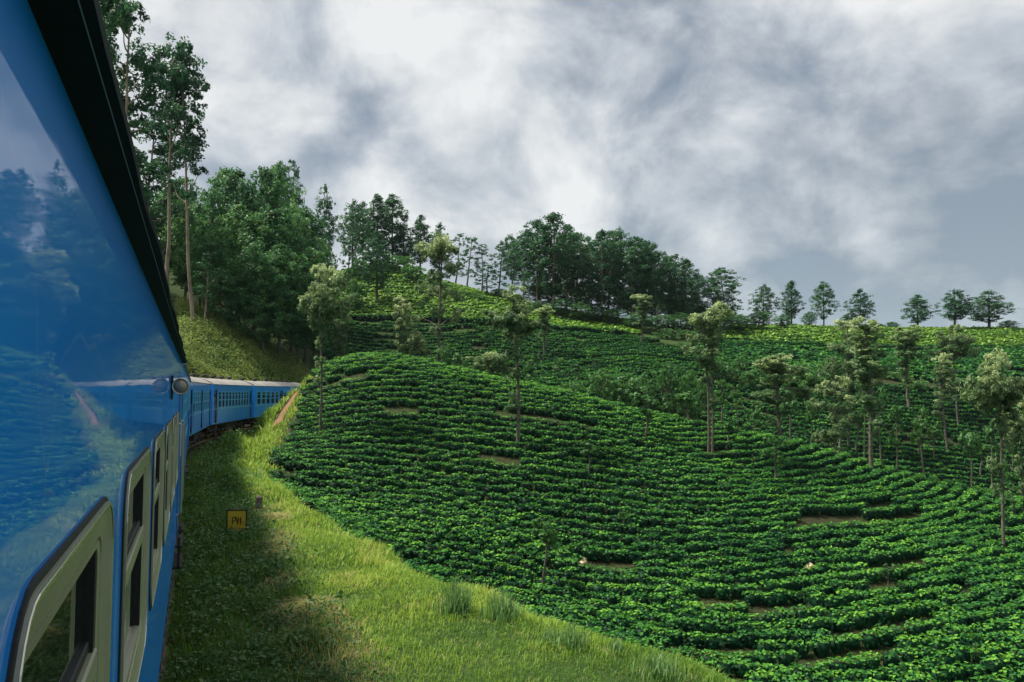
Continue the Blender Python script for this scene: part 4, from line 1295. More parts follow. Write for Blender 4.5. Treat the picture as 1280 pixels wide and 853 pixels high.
    if kind == 'sapling':
        tr = trunk_path(8.5, r, 0.06, 8, 0.03)
        paths = [(tr, np.linspace(0.22, 0.08, 8), 6)]
        lobes = []
        for i in range(8):
            a = i * 2.4; z = r.uniform(5.0, 9.3); rr = r.uniform(0.3, 1.7)
            c = at_h(tr, min(z, 8.4)); c = np.array([c[0] + rr * math.cos(a), c[1] + rr * math.sin(a), z])
            lobes.append((*c, r.uniform(0.6, 1.1), r.uniform(0.5, 0.8)))
            paths.append(limb(at_h(tr, min(8.4, z - 0.9)), c, 0.07, 0.025, r))
        cr_ = crown_np(lobes, r, 0.42, 18, (0.62, 0.34), dens=1.0)
        return H, wood_np(paths), cr_, M_BARK_LICHEN, M_SAP
    if kind == 'thin_tree':       # sparse grey tree with see-through crown
        tr = trunk_path(9.6, r, 0.02, 9, 0.01)
        paths = [(tr, np.linspace(0.10, 0.02, 9), 6)]
        lobes = []
        for i in range(22):
            f = 0.28 + 0.68 * i / 21; z = f * H; a = i * 2.4
            rr = 1.35 * math.sin(PI * min(1, (f - 0.15) / 0.9)) * r.uniform(0.4, 1.0)
            b = at_h(tr, max(1.5, min(9.5, z - 0.5 * rr))); c = np.array([b[0] + rr * math.cos(a), b[1] + rr * math.sin(a), z])
            s = r.uniform(0.3, 0.5); lobes.append((*c, s, s)); paths.append(limb(b, c, 0.025, 0.006, r))
        cr_ = crown_np(lobes, r, 0.18, 16, (0.20, 0.10), dens=0.8)
        return H, wood_np(paths), cr_, M_BARK_LICHEN, M_EUC
    if kind == 'shrub':
        paths = []; lobes = []
        for i in range(9):
            a = i * 2.4; rr = r.uniform(1.0, 5.5); z = r.uniform(3.0, 8.2) - 0.25 * rr
            lobes.append((rr * math.cos(a), rr * math.sin(a), z, r.uniform(1.8, 2.8), r.uniform(1.5, 2.3)))
            paths.append(limb((0.3 * math.cos(a), 0.3 * math.sin(a), -0.3), lobes[-1][:3], 0.28, 0.08, r))
        lobes.append((0, 0, 2.5, 4.5, 2.2))
        cr_ = crown_np(lobes, r, 0.85, 26, (0.75, 0.42), dens=0.85)
        return H, wood_np(paths), cr_, M_BARK, M_SAP

def template(kind, seed, leafmat=None):
    key = (kind, seed, leafmat.name if leafmat else None)
    if key not in TEMPL:
        H, (wv, wf), (cv, cf, ct, _), bm, lm = make_template(kind, seed)
        TEMPL[key] = (max(H, float(cv[:, 2].max())), mesh_np('trunk', wv, wf, bm, smooth=True), mesh_np('crown', cv, cf, leafmat or lm, tint=ct), float(np.percentile(np.hypot(cv[:, 0], cv[:, 1]), 95)))
    return TEMPL[key]

rtree = random.Random(77)
def tree_at(x, y, h, kind, seed, name, label, cat='tree', group=None, width=None, leafmat=None, rot=None, trunkname='trunk'):
    H, tm, cm, rad = template(kind, seed, leafmat)
    z = terr1(x, y)
    o = ob(name, None, loc=(x, y, z - 0.05), rotz=rtree.uniform(0, 2 * PI) if rot is None else rot)
    s = h / H
    sw = s if width is None else width / (2 * rad)
    o.scale = (sw, sw, s)
    tag(o, label, cat, group)
    ob(trunkname, tm, o); ob('crown', cm, o)
    return o
def tree_px(px, D, top, kind, seed, name, label, wpx=None, **kw):
    """base column px at level distance D, top at photo row top"""
    zt = CAM_Z + elev(top) * D
    y = D; x = (px - 640) / F_PX * (D * CP + (zt - CAM_Z) * SP * 0.5)
    h = zt - terr1(x, y)
    return tree_at(x, y, max(h, 1.0), kind, seed, name, label, width=None if wpx is None else wpx / F_PX * D, **kw)
def tree_base(px, py, top, kind, seed, name, label, wpx=None, d0=24, d1=230, **kw):
    x, y, z = hit(px, py, d0, d1)
    zt = CAM_Z + elev(top) * y
    return tree_at(x, y, zt - z, kind, seed, name, label, width=None if wpx is None else wpx / F_PX * y, **kw)

# lopped shade trees standing in the near tea
SO = 'shade_tree'
tree_base(400, 545, 322, 'oak_vase', 1, SO, 'shade tree with spreading pale crown beside the red earth path by the train', 66, rot=0.4)
tree_base(647, 562, 352, 'oak_round', 1, SO, 'tall shade tree with one round pale tuft on top of its bare trunk', 62, rot=0.0)
tree_base(886, 577, 372, 'oak_twin', 1, SO, 'shade tree with paired lichen-spotted trunks and loose pale yellow crown', 54, rot=0.2)
tree_base(1090, 593, 392, 'oak_column', 1, SO, 'tall dark-trunked shade tree with narrow crown near the end of the near tea hill', 44, rot=1.0)
tree_base(1255, 691, 430, 'oak_vase', 2, SO, 'shade tree with wide flat crown rising from the lower right of the near tea', 84, rot=2.1)
tree_px(972, 62, 437, 'oak_open', 1, SO, 'shade tree with broad open grey-green crown behind the crest of the near hill', 74)
tree_px(1275, 60, 488, 'oak_vase', 3, SO, 'smaller shade tree partly behind the wide flat-crowned one', 50)
tree_px(1040, 70, 462, 'oak_open', 2, SO, 'short pale shade tree just beyond the crest of the near hill', 58)
tree_px(1058, 98, 395, 'oak_open', 3, SO, 'full-crowned shade tree behind the tall narrow dark-trunked one', 60)
tree_px(1195, 108, 400, 'oak_vase', 4, SO, 'shade tree with small umbrella crown on the slope across the gully', 50)
tree_px(1135, 112, 405, 'oak_column', 2, SO, 'narrow ivy-clad shade tree on the slope across the gully', 36)
tree_px(1180, 100, 440, 'oak_column', 3, SO, 'thin leaning shade tree below the umbrella-crowned one', 26)
tree_px(548, 104, 284, 'oak_open', 4, SO, 'tall leafy shade tree in front of the bright rounded hill', 66)
tree_px(502, 104, 368, 'oak_column', 4, SO, 'thin pale shade tree with tufted top in front of the bright rounded hill', 24)
tree_px(616, 98, 436, 'oak_vase', 5, SO, 'small pale shade tree with flat crown on the shaded middle slope', 56)
tree_px(520, 104, 408, 'oak_vase', 6, SO, 'low pale shade tree beside the tall leafy one', 36)
tree_px(680, 128, 380, 'oak_column', 5, SO, 'slim grey shade tree on the shaded middle slope', 24)
tree_px(804, 140, 366, 'oak_column', 6, SO, 'slender shade tree with tufted crown before the dark plantation', 26)
tree_px(425, 104, 385, 'oak_column', 7, SO, 'slim dark shade tree next to the spreading pale one by the train', 22)
# saplings in the tea
for i, (px, py, top, w) in enumerate([(680, 742, 642, 44), (735, 597, 543, 26), (779, 672, 638, 14), (808, 551, 488, 34), (967, 609, 540, 36), (1108, 746, 700, 26), (909, 561, 520, 26),
                                      (862, 534, 488, 34), (700, 478, 446, 20), (1048, 566, 498, 36), (1070, 570, 505, 30), (1148, 572, 540, 22), (1225, 600, 552, 24), (1270, 652, 602, 30),
                                      (1222, 833, 800, 14)]):
    tree_base(px, py, top, 'sapling', i % 5, 'sapling', 'young tree with crooked thin stem and few fresh leaves standing in the near tea', w, group='saplings in the near tea')
for i, (px, D, top, w) in enumerate([(455, 100, 440, 20), (470, 104, 462, 22), (560, 98, 430, 18), (575, 108, 440, 22), (630, 96, 440, 26), (665, 95, 438, 28), (720, 110, 450, 22), (740, 118, 438, 14),
                                     (606, 132, 412, 12), (900, 100, 470, 24), (922, 102, 478, 22), (945, 92, 492, 22), (1010, 88, 492, 24), (1100, 86, 478, 26), (1120, 90, 500, 24),
                                     (1150, 90, 505, 26), (1165, 96, 520, 22), (1210, 84, 535, 30), (1235, 86, 520, 28), (1262, 84, 540, 28), (1080, 92, 470, 24), (985, 95, 470, 26),
                                     (890, 128, 428, 18), (930, 130, 442, 20), (850, 132, 430, 16), (1160, 140, 428, 16), (1240, 128, 440, 18)]):
    tree_px(px, D, top, 'sapling', i % 5, 'sapling', 'young broad-leaved tree dotted over the tea slopes behind the near hill', w, group='saplings on the far tea slopes')

# ridge trees against the sky
for i, (px, D, top, w, kd) in enumerate([(955, 190, 353, 36, 'ridge_oak'), (990, 195, 350, 33, 'ridge_oak'), (1030, 195, 350, 32, 'ridge_oak'), (1075, 185, 360, 36, 'ridge_oak'),
                                     (1148, 198, 368, 38, 'ridge_oak'), (1194, 190, 358, 42, 'ridge_oak'), (1236, 192, 362, 54, 'ridge_oak')]):
    tree_px(px, D, top, kd, i, 'ridge_tree', 'dark oval-crowned tree standing apart on the right-hand ridge', w, group='trees spaced along the ridge')
for i, (px, D, top, w) in enumerate([(948, 176, 388, 40), (1115, 196, 402, 20), (1098, 196, 404, 18), (1260, 194, 400, 26), (980, 180, 392, 22), (1012, 186, 388, 20), (1060, 186, 392, 20), (1275, 185, 410, 26)]):
    tree_px(px, D, top, 'wood_tree', i % 5, 'small_ridge_tree', 'low bushy tree among the taller trees on the right-hand ridge', w, group='low bushy trees on the ridge')
# the dark plantation on the skyline
PLANT = [(655, 178, 285, 44), (672, 172, 272, 52), (690, 168, 265, 58), (708, 176, 280, 50), (735, 172, 292, 46), (752, 168, 285, 48), (772, 172, 282, 50), (790, 168, 292, 50), (806, 174, 300, 46),
         (822, 168, 303, 46), (842, 172, 315, 46), (858, 168, 322, 40), (872, 176, 340, 40), (906, 176, 332, 46), (720, 184, 290, 48), (760, 186, 288, 48), (800, 184, 302, 48), (836, 182, 318, 44), (640, 186, 290, 30)]
for i, (px, D, top, w) in enumerate(PLANT):
    tree_px(px, D, top, 'dark_euc', i % 6, 'plantation_tree', 'dark billowing tree packed into the plantation on the skyline', w, group='trees of the skyline plantation')
for i, (px, D, top, w) in enumerate([(700, 165, 372, 40), (725, 163, 378, 36), (745, 166, 382, 40), (770, 164, 385, 36), (800, 160, 390, 40), (825, 160, 392, 36), (850, 162, 390, 42), (875, 160, 395, 40), (905, 165, 385, 40), (925, 168, 392, 34), (680, 170, 375, 34), (650, 176, 372, 34), (628, 178, 360, 34), (890, 150, 410, 40), (690, 182, 350, 44), (715, 184, 352, 44), (740, 182, 355, 44), (765, 184, 355, 44), (790, 182, 360, 44), (815, 184, 360, 44), (840, 180, 368, 44), (862, 180, 372, 40), (668, 184, 350, 40), (885, 178, 380, 40)]):
    tree_px(px, D, top, 'wood_tree', i % 5, 'understorey_tree', 'low rounded tree at the foot of the skyline plantation', w, group='low trees under the plantation')
# grey thin trees left of the plantation
for i, (px, D, top, w) in enumerate([(585, 188, 295, 34), (602, 190, 305, 30), (622, 184, 300, 40), (570, 192, 290, 30), (640, 180, 315, 34), (610, 178, 330, 36)]):
    tree_px(px, D, top, 'thin_tree', i % 4, 'thin_tree', 'sparse grey see-through tree between the bright hill and the plantation', w, group='sparse trees left of the plantation')
# trees crowning the bright hill
HT = 'hill_tree'
tree_px(404, 176, 228, 'ridge_oak', 7, HT, 'slim feathery tree above the woodland edge, alone against the sky', 34)
for i, (px, D, top, w) in enumerate([(440, 186, 246, 44), (470, 192, 242, 50), (490, 194, 240, 46), (453, 196, 250, 40), (525, 192, 268, 36), (505, 196, 276, 34), (548, 194, 276, 32)]):
    tree_px(px, D, top, 'ridge_oak', i, HT, 'tall dark tree in the group crowning the bright rounded hill', w, group='trees crowning the bright hill')
tree_px(471, 156, 288, 'ridge_oak', 3, HT, 'dark oval tree standing within the bright tea on the rounded hill', 52)
tree_px(432, 152, 262, 'thin_tree', 2, HT, 'dark slender tree at the left edge of the bright tea', 36)

# woodland to the left, beyond the curve of the train
WOOD = [(262, 112, 232, 70), (290, 118, 205, 76), (318, 124, 200, 78), (345, 128, 205, 80), (300, 104, 250, 80), (335, 108, 248, 84), (365, 116, 245, 80), (385, 122, 258, 76), (270, 100, 275, 76),
        (315, 98, 300, 80), (350, 101, 300, 80), (380, 108, 300, 72), (400, 118, 290, 56), (250, 108, 300, 60), (290, 97, 330, 70), (330, 97, 345, 70), (372, 103, 345, 66), (395, 110, 340, 54),
        (345, 138, 195, 60), (275, 132, 205, 70), (235, 120, 215, 70)]
for i, (px, D, top, w) in enumerate(WOOD):
    tree_px(px, D, top, 'wood_tree', i % 6, 'woodland_tree', 'leafy tree in the dense wood above the far carriages', w, group='trees of the wood above the train')
tree_px(365, 140, 198, 'thin_tree', 1, 'bare_topped_tree', 'thin tree with sparse crown poking out of the wood', 40)
# tall pale-stemmed eucalypts
tree_px(246, 92, 82, 'tall_euc', 1, 'tall_eucalyptus', 'tallest slender eucalyptus with pale trunk, at the right of the three by the train roof', 84)
tree_px(212, 94, 47, 'tall_euc', 2, 'tall_eucalyptus', 'tall slender eucalyptus with dark crown, in the middle of the three by the train roof', 84)
tree_px(150, 80, -10, 'tall_euc', 3, 'tall_eucalyptus', 'dense tall eucalyptus beside the roof edge of the near carriage', 104)
tree_px(128, 84, -60, 'tall_euc', 4, 'tall_eucalyptus', 'tall eucalyptus mostly hidden by the near carriage', 104)
tree_px(180, 100, 150, 'tall_euc', 5, 'tall_eucalyptus', 'shorter eucalyptus behind the pale-stemmed ones', 80)
tree_px(255, 94, 300, 'tall_euc', 6, 'leaning_eucalyptus', 'leaning pale stem at the edge of the wood above the train', 40)
for i, (px, D, top, w) in enumerate([(175, 108, 215, 80), (205, 112, 225, 80), (232, 104, 255, 66), (150, 100, 190, 84)]):
    tree_px(px, D, top, 'wood_tree', (i + 2) % 6, 'woodland_tree', 'leafy tree in the dense wood above the far carriages', w, group='trees of the wood above the train')

# shrubs
for i, (px, py, top, w) in enumerate([(722, 492, 470, 44), (755, 500, 455, 60), (790, 506, 448, 64), (828, 512, 445, 66), (862, 512, 452, 56), (775, 505, 470, 50), (845, 515, 475, 50), (890, 490, 442, 44), (925, 482, 440, 50), (955, 482, 446, 46),
                                      (1005, 480, 438, 60), (1035, 484, 440, 56), (1060, 486, 450, 46), (925, 505, 478, 36), (1140, 485, 462, 36)]):
    D = 98 if px < 880 else 120
    tree_px(px, D, top, 'shrub', i % 4, 'shrub', 'rounded leafy shrub in the thicket behind the near hill crest', w, group='shrubs behind the near hill', trunkname='stem')
for i, (px, D, top, w) in enumerate([(440, 150, 345, 40), (520, 176, 330, 60), (545, 172, 345, 50), (500, 182, 315, 50), (475, 186, 310, 44), (650, 168, 385, 40), (580, 170, 360, 40), (600, 168, 368, 34), (1205, 184, 410, 24), (450, 178, 318, 40), (700, 160, 396, 30)]):
    tree_px(px, D, top, 'shrub', i % 4, 'hilltop_shrub', 'low green shrub along the top of the bright hill', w, group='shrubs along the bright hilltop', trunkname='stem')
for i, (px, py, top, w) in enumerate([(832, 424, 408, 34), (850, 425, 410, 36), (868, 426, 408, 34), (884, 428, 414, 30), (1112, 474, 462, 30), (1128, 476, 464, 30)]):
    tree_base(px, py, top, 'shrub', i % 4, 'slope_shrub', 'low rough shrub filling bare ground between the far tea fields', w, d0=100, group='rough shrubs between the far fields', trunkname='stem')

# ------------------------------------------------------------------ grass, weeds and scrub beside the track
M_GRASS = leaf_mat('bank_grass', [(0.0, (0.024, 0.090, 0.018)), (0.35, (0.090, 0.200, 0.028)), (0.65, (0.215, 0.360, 0.045)), (0.85, (0.34, 0.42, 0.085)), (1.0, (0.40, 0.32, 0.18))],
                   transl=0.35, rough=0.6, spec=0.2, objvar=0.0)
def blades(P, h, w, r, tint, lean=0.5):
    """three-sided bent blades at points P (n,3)"""
    n = len(P)
    a = r.uniform(0, 2 * PI, n); d = np.stack([np.cos(a), np.sin(a), np.zeros(n)], -1)
    side = np.stack([-np.sin(a), np.cos(a), np.zeros(n)], -1)
    l = np.abs(r.normal(0, lean, n))[:, None]
    h = h[:, None]; w = w[:, None]
    up = np.array([0, 0, 1.0])
    m = P + up * h * 0.6 + d * h * l * 0.35
    t = P + up * h * np.clip(1 - 0.35 * l, 0.25, 1) + d * h * l
    V = np.stack([P - side * w / 2, P + side * w / 2, m + side * w * 0.35, m - side * w * 0.35, t], 1).reshape(-1, 3)
    i = np.arange(n) * 5
    return V, np.stack([i, i + 1, i + 2, i + 3], -1), np.stack([i + 3, i + 2, i + 4], -1), np.repeat(tint, 5)
def scatter_track(s0, s1, l0, l1, dens, r):
    n = int((s1 - s0) * (l1 - l0) * dens)
    s = r.uniform(s0, s1, n); lat = r.uniform(l0, l1, n)
    if s0 < S_CURVE < s1:
        xy = np.array([track_xy(float(a), float(b))[:2] for a, b in zip(s, lat)])
        x, y = xy[:, 0], xy[:, 1]
    elif s1 <= S_CURVE:
        x = TX * s + NX * (lat - OFF); y = TY * s + NY * (lat - OFF)
    else:
        a = (s - S_CURVE) / R_CURVE; rr = R_CURVE - lat
        l = (R_CURVE - OFF) - rr * np.cos(a); q = S_CURVE + rr * np.sin(a)
        x = TX * q + NX * l; y = TY * q + NY * l
    return s, lat, x, y
# bare red earth path climbing the cutting
M_EARTH = plain_mat('red_earth', (0.22, 0.105, 0.045), rough=0.95, noise=1.4, col2=(0.10, 0.06, 0.03), bump=(5, 0.8, 0.08))
pp = [hit(px, py, 45, 75) for px, py in ((346, 532), (352, 520), (359, 508), (366, 498), (374, 488), (382, 481), (390, 474))]
_pp = np.array(pp)
PATH_Q = np.concatenate([_pp[i:i + 1, :2] + (_pp[i + 1:i + 2, :2] - _pp[i:i + 1, :2]) * np.linspace(0, 1, 5)[:, None] for i in range(len(_pp) - 1)])
rg = np.random.default_rng(8)
allV = []; allQ = []; allT = []; allC = []; off = 0
def add_blades(x, y, h, w, tint, lean=0.5):
    global off
    z = terr(x, y)
    ok = in_view(x, y, z, 30)
    pd = np.min(np.hypot(x[:, None] - PATH_Q[None, :, 0], y[:, None] - PATH_Q[None, :, 1]), axis=1)
    ok &= pd > 0.75 * rg.uniform(0.7, 1.3, len(x))
    x, y, z, h, w, tint = x[ok], y[ok], z[ok], h[ok], w[ok], tint[ok]
    if not len(x): return
    V, Q, T, c = blades(np.stack([x, y, z - 0.01], -1), h, w, rg, tint, lean)
    allV.append(V); allQ.append(Q + off); allT.append(T + off); allC.append(c); off += len(V)
for (a, b, dens, hh, ww) in [(5.5, 10.5, 850, 0.085, 0.010), (10.5, 15, 700, 0.10, 0.013), (15, 22, 420, 0.12, 0.018), (22, 32, 220, 0.15, 0.028), (32, 40, 130, 0.20, 0.045), (40.01, 60, 80, 0.26, 0.07), (60, 84, 60, 0.38, 0.10)]:
    s, lat, x, y = scatter_track(a, b, 1.38, float(edge_lat((a + b) / 2)) + 2.2 + (2.0 if a < 12 else 0), dens, rg)
    el = edge_lat(s)
    keep = lat < el + 1.3 + rg.uniform(-0.4, 0.6, len(s)) + (1.2 if a >= 60 else 0)
    s, lat, x, y, el = s[keep], lat[keep], x[keep], y[keep], el[keep]
    n1 = vnoise(x, y, 41, 3, 2.4); n2 = vnoise(x, y, 42, 3, 0.7); n3 = vnoise(x, y, 43, 2, 6.0)
    bank = np.clip((lat - 3.25 - (n1 - 0.5) * 0.8) / 0.35, 0, 1)
    tint = 0.24 + 0.20 * n2 + bank * (0.12 + 0.34 * n1) + rg.normal(0, 0.06, len(s))
    lower = np.clip((12.5 - s) / 4, 0, 1) * bank          # greener, darker tint at the near end of the bank
    tint -= 0.20 * lower * (0.4 + n3)
    # straw-coloured cut edge along the lip of the bank
    lip = np.exp(-((lat - 3.5 - 0.7 * (n1 - 0.5)) / 0.36) ** 2) * (s < 27) * (n3 > 0.30)
    straw = (rg.uniform(0, 1, len(s)) < lip * 0.85) | ((n2 > 0.74) & (rg.uniform(0, 1, len(s)) < 0.22))
    tint = np.where(straw, rg.uniform(0.9, 1.0, len(s)), tint)
    h = hh * (0.55 + 0.9 * n1 + 0.6 * n2 * (1 - bank)) * rg.uniform(0.6, 1.5, len(s)) * np.where(straw, 0.8, 1)
    edge = np.exp(-((lat - el - 0.3) / 0.5) ** 2)
    h = h * (1 + 1.1 * edge * rg.uniform(0, 1, len(s)))
    add_blades(x, y, h, np.full(len(s), ww) * rg.uniform(0.7, 1.4, len(s)), np.clip(tint, 0, 1), 0.7)
me = mesh_np('bank_grass', np.concatenate(allV), [np.concatenate(allQ), np.concatenate(allT)], M_GRASS, tint=np.concatenate(allC))
tag(ob('bank_grass', me), 'sunlit yellow-green grass with straw patches on the bank beside the train', 'grass', kind='stuff')

# broad-leaved weeds on the verge in the train's shade
M_WEED = leaf_mat('verge_weeds', [(0.0, (0.020, 0.075, 0.022)), (0.5, (0.060, 0.150, 0.034)), (1.0, (0.15, 0.25, 0.065))], transl=0.3, rough=0.5, spec=0.3, objvar=0.0)
Vs = []; Fs = []; Ts = []; off = 0
for (a, b, dens, ln) in [(4, 12, 16, 0.085), (12, 22, 10, 0.11), (4, 10, 90, 0.05), (10, 16, 70, 0.06), (16, 26, 40, 0.08), (26, 40, 26, 0.11), (40.01, 56, 14, 0.16)]:
    s, lat, x, y = scatter_track(a, b, 1.32, 3.9, dens, rg)
    n1 = vnoise(x, y, 61, 3, 1.6)
    keep = (n1 > 0.42) & (rg.uniform(0, 1, len(s)) < np.clip((4.0 - lat) / 0.8, 0, 1))
    x, y, n1 = x[keep], y[keep], n1[keep]
    z = terr(x, y); ok = in_view(x, y, z, 20); x, y, z, n1 = x[ok], y[ok], z[ok], n1[ok]
    k = 9
    c = np.stack([x, y, z + 0.05], -1)
    Pn = c[:, None] + rg.normal(0, 1, (len(x), k, 3)) * np.array([ln * 1.5, ln * 1.5, ln * 0.8]) + np.array([0, 0, 1]) * (rg.uniform(0, 1, (len(x), k, 1)) * ln * 3.2 * n1[:, None, None])
    Pn = Pn.reshape(-1, 3)
    N = unit(np.array([0, 0, 0.8]) + rg.normal(0, 0.5, (len(Pn), 3)))
    V, F = leaf_quads(Pn, N, ln, ln * 0.6, rg)
    Vs.append(V); Fs.append(F + off); off += len(V)
    Ts.append(np.repeat(np.clip(np.repeat(n1 * 0.7, k) + rg.normal(0, 0.15, len(Pn)), 0, 1), 4))
me = mesh_np('verge_weeds', np.concatenate(Vs), np.concatenate(Fs), M_WEED, tint=np.concatenate(Ts))
tag(ob('verge_weeds', me), 'dark leafy weeds covering the shaded verge along the train', 'weeds', kind='stuff')

# scrub on the cutting behind the far carriages
n = 2600
px = rg.uniform(222, 400, n); D = rg.uniform(80, 104, n)
x = (px - 640) / F_PX * D; y = D
s, lat = track_coord(x, y)
keep = (lat < -4.2) & (lat > -24)
x, y = x[keep], y[keep]; z = terr(x, y)
n1 = vnoise(x, y, 71, 3, 6)
k = 26
c = np.stack([x, y, z + 0.3 + 0.9 * n1], -1)
Pn = (c[:, None] + rg.normal(0, 1, (len(x), k, 3)) * np.array([0.45, 0.45, 0.35])).reshape(-1, 3)
N = unit(np.array([0, -0.2, 0.8]) + rg.normal(0, 0.6, (len(Pn), 3)))
V, F = leaf_quads(Pn, N, 0.30, 0.11, rg)
me = mesh_np('cutting_scrub', V, F, M_SCRUB, tint=np.repeat(np.clip(np.repeat(0.25 + 0.7 * n1, k) + rg.normal(0, 0.16, len(Pn)), 0, 1), 4))
tag(ob('cutting_scrub', me), 'bright tangled scrub on the bank above the far carriages', 'scrub', kind='stuff')

# clumps of tall reedy grass on the bank edge
M_REED = leaf_mat('reed_grass', [(0.0, (0.040, 0.120, 0.040)), (0.6, (0.12, 0.26, 0.080)), (1.0, (0.26, 0.36, 0.14))], transl=0.35, rough=0.5, spec=0.3, objvar=0.1)
REED = 'tall_grass_clump'
def reed(px, py, hgt, spread, n, label, group=None):
    x, y, z = hit(px, py, 6, 40)
    an = rg.uniform(0, 2 * PI, n); q = 1.7 * spread * rg.uniform(0, 1, n) ** 0.8 * (1 + 0.3 * np.sin(3 * an + px))
    P = np.stack([q * np.cos(an), q * np.sin(an), np.zeros(n)], -1)
    h = hgt * rg.uniform(0.45, 1.2, n) * (1.1 - 0.5 * q / (1.7 * spread))
    V, Q, T, c = blades(P, h, np.full(n, 0.016) * rg.uniform(0.7, 1.3, n), rg, rg.uniform(0.15, 0.9, n), 0.42)
    me_ = mesh_np(REED, V, [Q, T], M_REED, tint=c)
    tag(ob(REED, me_, loc=(x, y, z - 0.02)), label, 'grass clump', group)
reed(570, 772, 0.62, 0.16, 260, 'tallest clump of reedy blue-green grass on the edge of the bank')
reed(628, 778, 0.50, 0.18, 220, 'broad clump of reedy grass beside the tallest one on the bank edge')
reed(715, 812, 0.36, 0.15, 200, 'low rounded clump of reedy grass further along the bank edge')
reed(770, 818, 0.24, 0.09, 90, 'small tuft of grass at the bank edge above the tea')
reed(690, 806, 0.30, 0.10, 60, 'thin tuft of grass seed stalks behind the low rounded clump')
reed(322, 604, 0.95, 0.16, 60, 'wispy tuft of tall grass by the wooden stump near the tea corner')
reed(820, 845, 0.30, 0.20, 160, 'spreading grass clump at the near end of the bank')
reed(480, 690, 0.50, 0.20, 70, 'scattered stalks of grass where the bank meets the tea')

# mown straw lying along the lip of the bank
def straw(px, py, rx, ry, n, label):
    x, y, z = hit(px, py, 6, 40)
    an = rg.uniform(0, 2 * PI, n); q = rg.uniform(0, 1, n) ** 0.6 * (1 + 0.35 * np.sin(3 * an + px))
    xx = x + q * rx * np.cos(an) * NX + q * ry * np.sin(an) * TX; yy = y + q * rx * np.cos(an) * NY + q * ry * np.sin(an) * TY
    P = np.stack([xx - x, yy - y, terr(xx, yy) - z + rg.uniform(0, 0.07, n) * (1.1 - np.clip(q, 0, 1))], -1)
    V, Q, T, c = blades(P, np.full(n, 0.16) * rg.uniform(0.5, 1.3, n), np.full(n, 0.011), rg, np.clip(rg.uniform(0.84, 1.02, n), 0, 1), 2.2)
    tag(ob('straw_heap', mesh_np('straw_heap', V, [Q, T], M_GRASS, tint=c), loc=(x, y, z)), label, 'straw')
straw(338, 650, 0.55, 0.55, 1100, 'patch of dry straw on the bank lip beside the yellow sign')
straw(345, 692, 0.28, 1.2, 1300, 'long strip of dry straw along the bank lip')
straw(378, 768, 0.40, 0.6, 1300, 'heap of dry straw nearest the shaded verge weeds at the lower bank')

# wooden stump
M_STUMP = plain_mat('weathered_stump', (0.16, 0.13, 0.10), rough=0.95, noise=7, bump=(14, 0.7, 0.02))
x, y, z = hit(323, 640, 12, 40)
st = MB().tube([(0, 0, -0.15), (0.01, 0, 0.0), (0.0, 0.01, 0.22), (0.02, 0, 0.42), (0.03, 0, 0.46)], [0.15, 0.13, 0.105, 0.10, 0.06], 9)
tag(st.build('wooden_stump', M_STUMP, loc=(x, y, z)), 'short grey wooden stump standing in the grass behind the yellow sign', 'stump')

# yellow trackside sign with dark border and characters
M_YEL = plain_mat('faded_yellow_enamel', (0.60, 0.42, 0.02), rough=0.55, noise=5, col2=(0.48, 0.36, 0.03))
M_BLK = plain_mat('black_enamel', (0.012, 0.016, 0.012), rough=0.5)
sx, sy = track_xy(21.5, 2.72)[:2]
sz = terr1(sx, sy)
sign = ob('trackside_sign', None, loc=(sx, sy, sz), rotz=-0.24 + 0.35)
tag(sign, 'small yellow trackside sign with black border half sunk in the weeds', 'sign')
SGW, SGH = 0.44, 0.50
zb = 0.06
MB().box(-SGW / 2, SGW / 2, -0.012, 0.012, zb, zb + SGH).build('board', M_YEL, sign)
bd = MB(); t = 0.03
bd.box(-SGW / 2 - t, -SGW / 2, -0.02, 0.02, zb, zb + SGH + t); bd.box(SGW / 2, SGW / 2 + t, -0.02, 0.02, zb, zb + SGH + t); bd.box(-SGW / 2, SGW / 2, -0.02, 0.02, zb + SGH, zb + SGH + t)
bd.build('border', M_BLK, sign)
ch = MB()
def bar(x0, z0, x1, z1, w=0.024):
    d = np.array([x1 - x0, z1 - z0]); d = d / np.linalg.norm(d); p = np.array([-d[1], d[0]]) * w / 2
    q = [(x0 + p[0], z0 + p[1]), (x0 - p[0], z0 - p[1]), (x1 - p[0], z1 - p[1]), (x1 + p[0], z1 + p[1])]
    V = [(a_, -0.0165, b_) for a_, b_ in q] + [(a_, -0.0125, b_) for a_, b_ in q]
    ch.add(V, [(0, 1, 2, 3), (7, 6, 5, 4), (0, 4, 5, 1), (1, 5, 6, 2), (2, 6, 7, 3), (3, 7, 4, 0)])
c0, c1 = zb + 0.16, zb + 0.34
bar(-0.10, c1, -0.10, c0); bar(-0.088, c1, -0.03, c1 - 0.005); bar(-0.03, c1, -0.03, c1 - 0.09); bar(-0.088, c1 - 0.1, -0.03, c1 - 0.095)
bar(-0.005, c1, 0.018, c0); bar(0.045, c1, 0.026, c0 + 0.02)
bar(0.095, c1, 0.095, c0, 0.032); bar(0.06, c1 - 0.07, 0.08, c1 - 0.07)
ch.build('characters', M_BLK, sign)
for xx in (-0.15, 0.15):
    MB().tube([(xx, 0.03, -0.35), (xx, 0.03, zb + 0.4)], 0.022, 6).build('post', M_DARK, sign)

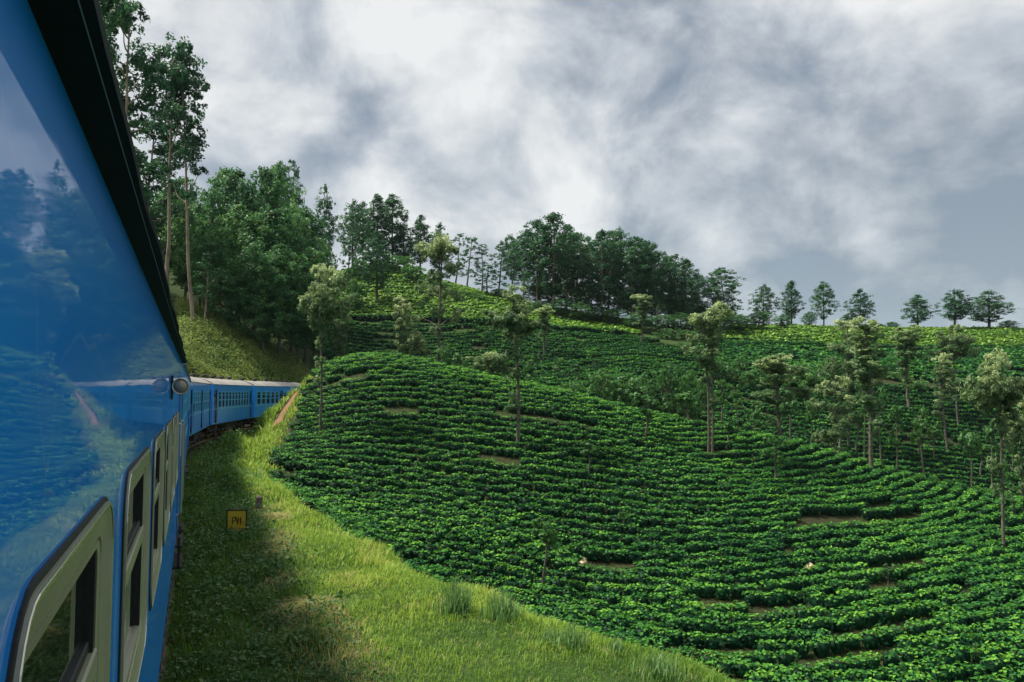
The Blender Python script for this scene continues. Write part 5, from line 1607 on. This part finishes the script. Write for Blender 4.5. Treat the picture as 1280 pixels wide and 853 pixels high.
# two pale cloth bundles left in the tea
M_CLOTH = plain_mat('cream_cloth', (0.62, 0.50, 0.32), rough=0.9, noise=8, col2=(0.45, 0.34, 0.2))
for px, py, lab, sd in ((729, 722, 'cream cloth bundle on a tea hedge beside the crooked sapling', 1), (1012, 727, 'small cream cloth bundle lower down the near tea hill', 2)):
    x, y, z = hit(px, py, 22, 60)
    r = np.random.default_rng(sd)
    V = []; F = []; nu, nv = 12, 7
    for j in range(nv):
        ph = PI * j / (nv - 1)
        for i in range(nu):
            a = 2 * PI * i / nu
            k = 1 + 0.30 * math.sin(2 * a + sd) + 0.20 * math.sin(5 * a + 2 * ph) + 0.12 * r.normal()
            V.append((0.15 * k * math.sin(ph) * math.cos(a), 0.12 * k * math.sin(ph) * math.sin(a), 0.12 * math.cos(ph) * (1 + 0.45 * math.sin(2 * a + sd) + 0.3 * math.sin(3 * a)) + 0.05 * math.sin(a + sd)))
    for j in range(nv - 1):
        for i in range(nu):
            F.append((j * nu + i, (j + 1) * nu + i, (j + 1) * nu + (i + 1) % nu, j * nu + (i + 1) % nu))
    V += [(-0.05, 0, 0.08), (0.05, 0, 0.08), (0.14, 0.03, 0.17), (0.02, -0.03, 0.20), (-0.12, 0, 0.14)]
    m0 = nu * nv; F += [(m0, m0 + 1, m0 + 2), (m0, m0 + 1, m0 + 3), (m0, m0 + 3, m0 + 4)]
    tag(MB().add(V, F).build('cloth_bundle', M_CLOTH, loc=(x, y, z + 0.50), smooth=True), lab, 'bundle')

def ribbon(pp, w0, w1, name, mat):
    V = []; F = []
    m = 5
    for i, (x, y, z) in enumerate(pp):
        t = i / (len(pp) - 1); w = w0 + (w1 - w0) * t
        for j in range(m):
            q = (j / (m - 1) - 0.5) * w * (1 + 0.15 * math.sin(i * 2.1 + j))
            xx, yy = x + q * 0.9, y - q * 0.2
            V.append((xx, yy, terr1(xx, yy) + 0.09 - 0.08 * abs(j - 2) / 2))
    for i in range(len(pp) - 1):
        for j in range(m - 1):
            F.append((i * m + j, i * m + j + 1, (i + 1) * m + j + 1, (i + 1) * m + j))
    return tag(ob(name, mesh_np(name, np.array(V), np.array(F), mat, smooth=True)), kind='structure')
ribbon(pp, 1.0, 0.7, 'earth_path', M_EARTH)
